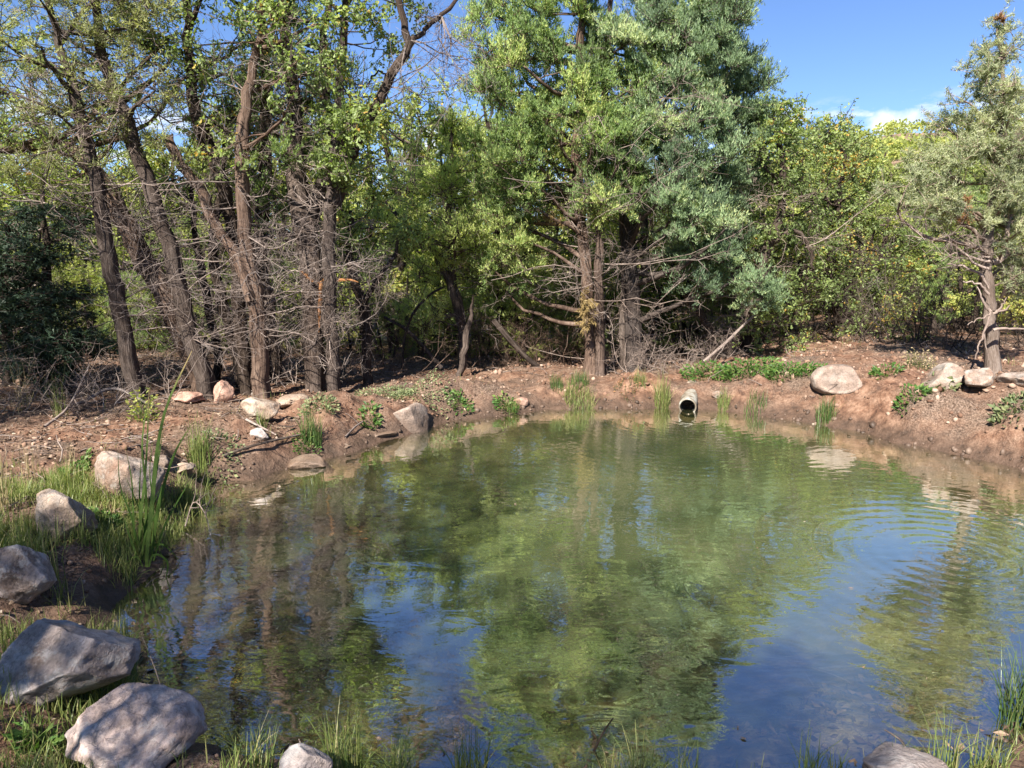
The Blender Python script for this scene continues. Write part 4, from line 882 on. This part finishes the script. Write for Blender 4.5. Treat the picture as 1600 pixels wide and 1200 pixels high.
bb = Buf(); x, y, z = scatter(5200, (-6.5, 6.5), (2, 11), lambda x, y, d, z: (d > .2) & (z > .06) & (np.abs(x) < y * .78 + .5) & (rng.uniform(0, 1, x.size) < .06 + .6 * ss(-1, -2.8, x) + .25 * ss(8.2, 9, y)))
n = len(x); A = np.stack([x, y, z + .012], -1); d = rdir(n); d[:, 2] = np.abs(d[:, 2]) * .18; B = A + nrm(d) * rng.uniform(.05, .32, n)[:, None]
tubes(bb, curvy(A, B, 5, .09, .06), np.full((n, 1), .0035) * rng.uniform(.5, 1.8, (n, 1)) * np.linspace(1, .4, 5)[None], 4)
tag(link('fallen_twigs', bb.mesh('fallen_twigs', B_DEAD)), 'small grey fallen twigs littering the banks', kind='stuff')
# sunken twigs and debris on the bed
bb = Buf(); x, y, z = scatter(1300, (-1.9, 2.5), (1.9, 4.6), lambda x, y, d, z: (d < -.05) & (z > -.42) & (rng.uniform(0, 1, x.size) < .35))
n = len(x); A = np.stack([x, y, z + .015], -1); d = rdir(n); d[:, 2] *= .1; B = A + nrm(d) * rng.uniform(.04, .2, n)[:, None]; B[:, 2] = np.minimum(B[:, 2], -.012)
tubes(bb, curvy(A, B, 6, .10, .025), np.full((n, 1), .0022) * rng.uniform(.5, 1.8, (n, 1)) * np.linspace(1, .4, 6)[None], 4)
tag(link('sunken_twigs', bb.mesh('sunken_twigs', B_DEAD)), 'dark twigs and weed strands lying on the pond bed', kind='stuff')
bb = Buf(); x, y, z = scatter(9000, (-1.9, 4.2), (1.9, 4.8), lambda x, y, d, z: (d < -.03) & (z > -.4))
n = len(x); dd = rdir(n); dd[:, 2] *= .25
leaves(bb, np.stack([x, y, z + .012], -1), dd, rng.uniform(.02, .06, n), rng.uniform(.01, .035, n), rng.uniform(0, .9, n), 'kite')
tag(link('sunken_leaves', bb.mesh('sunken_leaves', M_LITTER, False)), 'brown leaves settled on the shallow pond bed', kind='stuff')

bb = Buf(); x = rng.uniform(-2.6, 5, 5000); y = rng.uniform(2, 7.6, 5000); d = sdist(x, y); k_ = (d < -.03) & (rng.uniform(0, 1, 5000) < .02 + .5 * np.exp(d * 5)); x, y = x[k_], y[k_]; n = len(x)
dd = rdir(n); dd[:, 2] *= .05; leaves(bb, np.stack([x, y, np.full(n, .004)], -1), dd, rng.uniform(.006, .028, n), rng.uniform(.004, .014, n), rng.uniform(.3, 1, n), 'kite', .02)
tag(link('floating_leaves', bb.mesh('floating_leaves', M_LITTER, False)), 'small dry leaves and specks floating on the pond', kind='stuff')

# ------------------------------------------------------------------ corrugated pipe
pc = G(1074, 643, .0); pc[2] = .05; r0 = .088
root = thing('drain_pipe', 'white corrugated plastic pipe opening at the far bank', 'pipe', pc)
axd = np.array([.30, .95, .10]); axd = axd / np.linalg.norm(axd)
n = 64; t = np.linspace(0, .75, n); path = t[:, None] * axd[None]
M_PIPE, nt, N, L, o = newmat('white_pipe_plastic'); tc = N.new('ShaderNodeTexCoord'); nn_ = noise(N, L, 14, 5, .6, tc.outputs['Object'])
rp = ramp(N, [(.38, (.36, .35, .31)), (.5, (.22, .19, .15)), (.66, (.10, .075, .05))]); L.new(nn_.outputs[0], rp.inputs[0]); p = N.new('ShaderNodeBsdfPrincipled'); L.new(rp.outputs[0], p.inputs['Base Color']); p.inputs['Roughness'].default_value = .45; L.new(p.outputs[0], o.inputs[0])
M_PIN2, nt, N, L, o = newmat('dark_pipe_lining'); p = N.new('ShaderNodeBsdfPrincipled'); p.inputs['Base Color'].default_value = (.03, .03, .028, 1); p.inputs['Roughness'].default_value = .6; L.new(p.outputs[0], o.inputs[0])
bb = Buf(); tubes(bb, path, r0 + .0045 * np.sin(t / .75 * 26 * 2 * np.pi), 36); link('corrugated_wall', bb.mesh('corrugated_wall', M_PIPE), root)
bb = Buf(); tubes(bb, path, np.full(n, r0 - .012), 36); link('inner_lining', bb.mesh('inner_lining', M_PIN2), root)
a = np.linspace(0, 2 * np.pi, 37); e1 = nrm(np.cross(axd, [0, 0, 1.0])); e2 = np.cross(axd, e1)
bb = Buf(); ringp = (np.cos(a)[:, None] * e1 + np.sin(a)[:, None] * e2) * (r0 - .004); tubes(bb, ringp, np.full(37, .0095), 8); link('rim', bb.mesh('rim', M_PIPE), root)
bb = Buf(); bb.add([*(.7 * axd + ringp[:-1] * 1.0)], [[0, i, i + 1] for i in range(1, 35)]); link('end_shadow_wall', bb.mesh('end_disc', M_PIN2), root).name = 'end_shade_disc'  # near-black disc across the bore, painted-in darkness of the pipe depth

# ------------------------------------------------------------------ reeds (each large leaf a part)
rb = hit(228, 876); root = thing('reed_clump', 'tall bright green reed clump at the left water edge', 'reeds', rb)
cat = [([(214, 872), (222, 790), (229, 710), (233, 605)], 7, 0), ([(228, 876), (238, 780), (246, 700), (262, 630), (300, 548)], 8, -.1), ([(236, 872), (248, 790), (272, 710), (304, 656)], 7, .1),
       ([(210, 870), (208, 790), (205, 745), (196, 700)], 5, .05), ([(222, 874), (218, 780), (221, 705)], 5, .1), ([(230, 874), (236, 800), (245, 735), (256, 668)], 6, .05), ([(218, 874), (206, 810), (188, 760), (184, 702)], 4, 0),
       ([(226, 872), (228, 770), (222, 690), (236, 600)], 5, .15), ([(240, 876), (258, 820), (290, 762), (306, 735)], 4, 0), ([(232, 876), (244, 866), (262, 880), (256, 918)], 4, -.1), ([(222, 878), (212, 870), (198, 880), (184, 902)], 4, -.1),
       ([(236, 874), (240, 800), (234, 740), (238, 690)], 5, .1), ([(216, 876), (200, 830), (192, 800)], 4, -.05)]
for i_ in range(12):
    a_, h_, l_ = rng.uniform(212, 240), rng.uniform(60, 190), rng.normal(0, .22)
    cat.append(([(a_, 876), (a_ + l_ * h_ * .25, 876 - h_ * .5), (a_ + l_ * h_, 876 - h_)] if i_ < 8 else [(a_, 872), (a_ + l_ * 90, 850), (a_ + l_ * 190, 868 + abs(l_) * 60)], rng.uniform(2.2, 4), rng.uniform(-.12, .15)))
for pts, w, dy in cat:
    q = np.array([P(a_, b_, rb[1] + dy) for a_, b_ in pts]); q = resample(q, 14); q[0, 2] = min(q[0, 2], rb[2] + .01)
    tn = nrm(np.gradient(q, axis=0)); side = nrm(np.cross(tn, nrm(np.array([rng.uniform(-.5, .5), 1, 0])))); wd = w * .88 * mpp(rb) * .5 * np.concatenate([np.linspace(.8, 1, 5), np.linspace(1, .05, 9) ** .8])
    nrml = np.cross(tn, side); v = np.stack([q - side * wd[:, None], q + nrml * wd[:, None] * .35, q + side * wd[:, None]], 1) - rb
    f = [[i * 3 + j, i * 3 + j + 1, i * 3 + j + 4, i * 3 + j + 3] for i in range(13) for j in (0, 1)]
    bb = Buf(); bb.add(v.reshape(-1, 3), f, None, np.repeat(np.clip(rng.uniform(.1, .6) + np.linspace(.25, 0, 14) + .7 * np.linspace(-.6, 1, 14).clip(0) ** 3, 0, 1), 3)); link('leaf', bb.mesh('leaf', M_CAT), root)

# ------------------------------------------------------------------ grass
def tuft(px, py, hpx, wpx, n, label, mat=M_RUSH, name='grass_tuft', lean=.35, bw=.004, group=None, z=None, cat='grass tuft'):
    p = hit(px, py) if z is None else G(px, py, z); m = mpp(p); hh = hpx * m; ww = wpx * m * .5
    a = rng.uniform(0, 6.28, n); q = ww * .55 * np.sqrt(rng.uniform(0, 1, n)); bx = q * np.cos(a); by = q * np.sin(a)
    zz = np.maximum(H(p[0] + bx, p[1] + by), -.05) - p[2] - .01
    bb = Buf(); blades(bb, np.stack([bx, by, zz], -1), hh * rng.uniform(.45, 1.1, n), bw * rng.uniform(.6, 1.3, n), np.abs(rng.normal(0, lean, n)), 4, np.clip(rng.normal(.5, .2, n), 0, 1))
    o = link(name, bb.mesh(name, mat), None, p); return tag(o, label, cat, group)
tuft(487, 690, 52, 60, 170, 'thick dark green rush tuft on the left shore above the wet stones', M_RUSH)
tuft(313, 725, 75, 60, 150, 'tall green grass tuft between the reeds and the water', M_GRASS)
tuft(408, 670, 34, 30, 60, 'small grass tuft before the rounded pale boulder', M_GRASS)
tuft(1035, 634, 50, 44, 150, 'bright lime green grass tuft just left of the pipe', M_GRASS)
tuft(870, 606, 24, 40, 120, 'dark rush tuft on the far bank crest, left of its twin', M_RUSH)
tuft(905, 596, 24, 60, 160, 'wider dark rush tuft on the crest before the bare juniper stems', M_RUSH)
tuft(905, 630, 30, 90, 260, 'yellowing grass clump hanging over the far waterline', M_GRASS, lean=.5)
tuft(1290, 655, 34, 50, 170, 'dark green rush tuft at the water below the brown boulder', M_RUSH)
tuft(1130, 640, 30, 34, 90, 'thin grass tuft at the waterline right of the pipe', M_GRASS)
tuft(1180, 640, 28, 60, 110, 'sparse grass tuft overhanging the water between pipe and brown boulder', M_RUSH)
tuft(800, 642, 22, 40, 90, 'low green tuft at the far shore under the leafy weeds', M_GRASS)
tuft(1000, 600, 20, 40, 90, 'small crest tuft above the lime grass', M_GRASS)
tuft(345, 850, 28, 20, 30, 'little green sprig standing in the shallows', M_GRASS, z=.0)
tuft(395, 790, 16, 22, 30, 'tiny sprig at the inner corner of the left shore', M_GRASS, z=.0)
tuft(300, 800, 60, 60, 80, 'loose green grass leaning over the brown shallows', M_GRASS)
for px, h_, w_, n_, lab in ((400, 90, 110, 70, 'loose grass tuft at the bottom edge between pink boulder and grey violet rock'), (540, 120, 110, 110, 'tall grass tuft just right of the grey violet rock at the bottom edge'),
                            (620, 90, 80, 60, 'thin grass tuft second right of the grey violet rock'), (735, 100, 110, 100, 'grass tuft with broad bent blades at bottom centre'), (560, 60, 60, 40, 'short tuft in front of the tall grass by the grey violet rock'),
                            (960, 60, 80, 40, 'short grass tuft right of the dark curved stick'), (1010, 95, 90, 60, 'upright grass tuft between dark stick and open blue water'), (1070, 90, 90, 60, 'bright grass tuft where the tree reflection meets blue water'),
                            (1260, 90, 60, 36, 'lone grass tuft before the blue water left of the bottom right rock'), (1310, 50, 40, 20, 'tiny grass tuft left of the bottom right rock'),
                            (1400, 70, 60, 30, 'grass tuft behind the bottom right rock'), (1470, 110, 80, 60, 'tall grass tuft at the right end of the bottom right rock'), (1540, 90, 90, 90, 'dense grass tuft before the dark rush clump'), (360, 60, 60, 40, 'small grass tuft touching the pink boulder')):
    tuft(px, 1215, h_, w_, n_, lab, M_GRASS, group='near shore grass tufts', bw=.0032, lean=.45)
tuft(1590, 1130, 140, 90, 130, 'dark rush clump rising in the bottom right corner', M_RUSH, bw=.003)
bb = Buf()                                             # the grassy left bank
def lawn(n, cond, L0, L1, tone, bw=.0032):
    x, y, z = scatter(n, (-3.6, 3.2), (1.3, 5.6), cond); m = len(x); t_ = fbm(x * 1.6, y * 1.6, s=77, o=2)
    blades(bb, np.stack([x, y, z - .01], -1), rng.uniform(L0, L1, m) * (1 + .5 * t_), bw * rng.uniform(.6, 1.4, m), np.abs(rng.normal(0, .55, m)), 3, np.clip(rng.normal(tone, .2, m) , 0, 1))
pxm = lambda x, y, z: pix(np.stack([x, y, z], -1))
lawn(500000, lambda x, y, d, z: (d > -.03) & (x < -1.1) & (pxm(x, y, z)[1] > 775 + 60 * fbm(x * 2, y * 2, s=5, o=2)) & (pxm(x, y, z)[0] > -60) & (rng.uniform(0, 1, x.size) < .46 + .7 * fbm(x * 2.5, y * 2.5, s=6, o=3)), .04, .15, .55)
lawn(30000, lambda x, y, d, z: (d > -.05) & (d < .5) & (y < 2.5) & (x > -1.0) & (rng.uniform(0, 1, x.size) < .35), .03, .10, .5)
lawn(30000, lambda x, y, d, z: (d > -.05) & (x > 2.0) & (y < 3.4) & (rng.uniform(0, 1, x.size) < .6), .05, .16, .4)
tag(link('bank_grass', bb.mesh('bank_grass', M_GRASS)), 'short green grass over the near left bank and shore', kind='stuff')
bb = Buf(); x, y, z = scatter(9000, (-6, 6), (3.8, 10), lambda x, y, d, z: (d > .08) & (np.abs(x) < y * .78) & (fbm(x * 1.3, y * 1.3, s=88, o=3) > .42)); m = len(x)
blades(bb, np.stack([x, y, z - .01], -1), rng.uniform(.03, .11, m), .003, np.abs(rng.normal(0, .6, m)), 3, rng.uniform(.3, 1, m)); 
tag(link('sparse_bank_grass', bb.mesh('sparse_bank_grass', M_GRASS)), 'sparse thin grass dotted over the earth banks', kind='stuff')
# dry straw at the far left
for px, py, h_, lab in ((5, 800, 110, 'dry straw coloured weed stalks at the left frame edge'), (45, 760, 80, 'thin dry weed stalk above the wedge boulder'), (108, 745, 55, 'bent dry grass stalk left of the pointed boulder'), (40, 640, 90, 'dry grass wisps in front of the dark fir'), (95, 650, 70, 'long pale green wisps under the fir boughs')):
    tuft(px, py, h_, 40, 34, lab, M_DRY if 'wisps under' not in lab else M_GRASS, 'dry_grass', .25, .0025, cat='dry grass')
# broad leaved weeds
def weed(px, py, wpx, hpx, n, label, mat=M_WEED, L0=.05, name='leafy_weed', group=None):
    p = hit(px, py); m = mpp(p); w = wpx * m * .5; h_ = hpx * m
    a = rng.uniform(0, 6.28, n); q = np.sqrt(rng.uniform(0, 1, n)); bx, by = w * q * np.cos(a), min(w, .3) * q * np.sin(a)
    gz = H(p[0] + bx, p[1] + by) - p[2]; bz = gz + h_ * rng.uniform(0, 1, n) * (1 - q * .5)
    d = np.stack([np.cos(a), np.sin(a), rng.uniform(-.1, .9, n)], -1) + rdir(n) * .5
    bb = Buf(); leaves(bb, np.stack([bx, by, bz + .01], -1), d, L0 * rng.uniform(.5, 1.2, n), L0 * .55 * rng.uniform(.6, 1.2, n), rng.uniform(.1, 1, n), 'kite')
    st = Buf(); k_ = min(n, 60); A = np.stack([bx, by, gz - .01], -1)[:k_]; B = np.stack([bx, by, bz + .012], -1)[:k_]; tubes(st, curvy(A, B + 1e-4, 4, .1, .03), np.full((k_, 4), .0015), 3)
    root = thing(name, label, 'weed', p, group); link('foliage', bb.mesh('foliage', mat, False), root); tag(link('stalks', st.mesh('stalks', M_RUSH), root), kind='stuff'); return root
GW = 'green leafy weeds along the tree line'
weed(1105, 588, 80, 22, 420, 'bright leafy weed patch above the pipe', group=GW); weed(1168, 588, 100, 30, 640, 'lush leafy weed patch behind the middle of the far bank', group=GW)
weed(1228, 586, 70, 18, 240, 'low leafy weed patch left of the brown boulder', group=GW); weed(1262, 584, 50, 12, 160, 'small leafy weeds touching the brown boulder', group=GW)
weed(1475, 606, 34, 16, 26, 'broad yellow green mullein rosette below the whitish rock', M_PALE, .085)
weed(1425, 622, 50, 10, 120, 'dark creeping weed on the shaded right bank'); weed(1385, 588, 44, 8, 110, 'short green weeds right of the brown boulder')
weed(1590, 638, 70, 16, 160, 'pale green weed on the sunlit bank at the right edge', M_PALE, .06)
weed(1320, 590, 18, 6, 24, 'tiny yellow weed at the foot of the brown boulder', M_PALE, .04)
weed(600, 620, 90, 12, 420, 'pale green creeping patch on the far left bank crest', M_PALE, .035); weed(660, 618, 100, 12, 460, 'pale creeping patch right beside the first one', M_PALE, .035)
weed(500, 640, 60, 18, 220, 'soft green weed patch above the rush tuft', M_PALE, .035); weed(578, 662, 30, 14, 90, 'dark green fern like weed left of the angular boulder', M_WEED, .05)
weed(480, 700, 44, 16, 160, 'small leafed weed below the rush tuft', M_WEED, .03); weed(340, 705, 80, 16, 200, 'trailing weed with pale flowers by the left shore', M_PALE, .035)
weed(790, 640, 36, 14, 130, 'leafy green weed overhanging the far shoreline', M_WEED, .045); weed(718, 636, 40, 18, 120, 'leafy weed on the shaded shore right of the angular boulder', M_WEED, .05)
weed(115, 745, 44, 12, 160, 'blue green weed left of the pointed boulder', M_WEED, .04); weed(160, 815, 50, 14, 320, 'dense low dark weed between boulder and reeds', M_WEED, .025)
weed(225, 660, 40, 60, 110, 'upright yellow green leafy stem behind the reeds', M_OAKY, .045); weed(60, 1180, 60, 26, 60, 'leafy weed beside the pink boulder', M_WEED, .04)
weed(1435, 575, 46, 36, 220, 'pale dry flowering bush behind the right bank crest', M_DRY, .03); weed(505, 560, 20, 14, 60, 'bright leaf sprout in front of the split juniper', M_OAKY, .05)
weed(980, 610, 40, 14, 90, 'dry reddish weed on the crest', M_RUST, .03)

# ------------------------------------------------------------------ sticks and brush
def stick(pts, w, label, mat=B_DEAD, Y=None, name='dead_branch', cat='branch', side=6):
    q = []
    for a_, b_, z_ in pts: q.append(hit(a_, b_) + [0, 0, z_] if Y is None else P(a_, b_, Y))
    q = np.array(q); base = q[0].copy(); r = np.interp(np.linspace(0, 1, len(q)), np.linspace(0, 1, len(w)), w) * .5 * mpp(base)
    s = resample(np.concatenate([q, r[:, None]], 1), 18); bb = Buf(); tubes(bb, s[:, :3] - base, s[:, 3], 7, lump=.15, cap=True)
    if side:
        k_ = rng.integers(4, 16, side); A = s[k_, :3] - base; d = rdir(side); d[:, 2] = abs(d[:, 2]); B = A + nrm(d) * rng.uniform(.08, .25, side)[:, None]; tubes(bb, curvy(A, B, 5, .1, .05), np.full((side, 5), .003) * np.linspace(1, .4, 5), 4)
    return tag(link(name, bb.mesh(name, mat), None, base), label, cat)
stick([(350, 722, .02), (400, 708, .06), (450, 695, .05), (490, 680, .02)], [5, 4, 3], 'long thin dark branch lying along the left waterline', B_GREY)
stick([(385, 668, .05), (410, 676, .03), (432, 684, .01)], [4, 3, 2], 'short pale driftwood stick left of the rush tuft')
stick([(540, 688, .01), (555, 678, .05), (568, 668, .04)], [3, 3, 2], 'curved pale twig by the flat tan stone', side=2)
stick([(290, 828, .02), (305, 815, .12), (322, 828, .10), (330, 845, .02)], [2, 2, 1], 'tangle of bleached twigs at the left water edge', side=9)
stick([(245, 1125, .02), (262, 1108, .04), (277, 1095, .05)], [5, 4, 2], 'short bleached stick behind the pink boulder', side=1)
stick([(1100, 565, .02), (1135, 535, .35), (1160, 510, .6), (1178, 492, .7)], [5, 5, 4, 2], 'pale dead pole leaning right at the tree line', Y=8.7, side=3)
stick([(470, 1190, .0), (472, 1170, .05), (467, 1155, .08)], [3, 3, 2], 'small white twig above the bottom grey rock', Y=2.1, side=0)
stick([(918, 1195, 0), (932, 1165, .05), (945, 1140, .1), (958, 1122, .15)], [5, 4, 3, 2], 'dark curved stick rising from the near water', B_DARK, Y=2.15, side=0)
stick([(1422, 1188, 0), (1410, 1160, .05), (1395, 1148, .1), (1382, 1140, .1)], [5, 4, 3, 2], 'thin grey twig over the bottom right rock', Y=2.15, side=1)
stick([(1545, 1125, 0), (1570, 1110, .05), (1600, 1095, .1), (1640, 1100, .1)], [9, 8, 7, 6], 'dark root like branch in the bottom right corner', B_DARK, Y=2.45, side=5)
stick([(1262, 556, .1), (1285, 570, .05), (1310, 563, .1), (1335, 552, .2)], [8, 9, 6, 3], 'fallen dark limb behind the brown boulder', B_DARK, Y=9.0, side=5)
stick([(95, 648, .05), (130, 640, .05), (180, 628, .12), (240, 640, .02)], [6, 6, 5, 4], 'pale fallen branch lying under the fir', side=10)
stick([(70, 672, .02), (110, 655, .1), (145, 622, .3)], [5, 4, 3], 'slanting bleached branch in front of the fir', side=8)
stick([(770, 500, 0), (800, 535, 0), (830, 565, 0), (855, 580, 0)], [9, 9, 8, 6], 'dark slanting limb falling right to the ground left of the bare stems', B_DARK, Y=9.2, side=6)
stick([(690, 575, 0), (640, 520, 0), (600, 495, 0)], [7, 6, 4], 'fallen pale limb under the pyramid juniper', B_GREY, Y=9.0, side=8)
stick([(628, 590, 0), (632, 530, 0), (645, 490, 0), (672, 460, 0), (695, 448, 0)], [4, 4, 4, 3], 'thin whip like dark sapling bending right', B_DARK, Y=8.8, name='bent_sapling', cat='sapling', side=2)
def brush(px, py, wpx, hpx, n, label, Y=None, mat=B_DEAD, r=.006):
    p = hit(px, py) if Y is None else P(px, py, Y); m = mpp(p); p[2] = H1(p[0], p[1]); w, h_ = wpx * m * .5, hpx * m
    A = np.stack([rng.uniform(-w, w, n), rng.uniform(-.35, .35, n), np.zeros(n)], -1); A[:, 2] = H(p[0] + A[:, 0], p[1] + A[:, 1]) - p[2]
    B = A + np.stack([rng.uniform(-w, w, n) * .7, rng.uniform(-.3, .3, n), h_ * rng.uniform(.25, 1.1, n)], -1)
    bb = Buf(); deadtwigs(bb, A, B, r, 6, 4, .3)
    return tag(link('dead_brush', bb.mesh('dead_brush', mat), None, p), label, 'brush')
brush(60, 645, 200, 80, 18, 'grey dead brush heaped under the dark fir')
brush(190, 630, 160, 60, 12, 'tangled bare twigs at the foot of the leaning pines')
brush(450, 600, 110, 90, 26, 'curly dead twigs piled around the grove trunks', 7.9)
brush(600, 598, 140, 80, 24, 'brown dead brush beneath the slim oak', 8.8, B_RED)
brush(760, 590, 150, 80, 24, 'dead brush behind the grey snag', 9.4, B_RED)
brush(870, 582, 130, 100, 26, 'dead brush left of the bare juniper stems', 9.6, B_RED)
brush(985, 580, 80, 60, 12, 'shaggy heap of dead wood around the biggest juniper foot', 8.75)
brush(1060, 576, 150, 60, 20, 'fan of pale dead branches right of the biggest juniper', 8.8)
brush(1230, 575, 170, 110, 26, 'dark bare thicket behind the leafy weeds', 9.9, B_DARK)
brush(1380, 572, 170, 130, 34, 'grey bare thicket behind the brown boulder', 9.3, B_GREY)
brush(1480, 572, 120, 90, 20, 'dark bare thicket left of the pinyon trunk', 9.0, B_DARK)
brush(1600, 570, 120, 110, 26, 'dark thicket behind the pinyon at the right edge', 9.0, B_DARK)
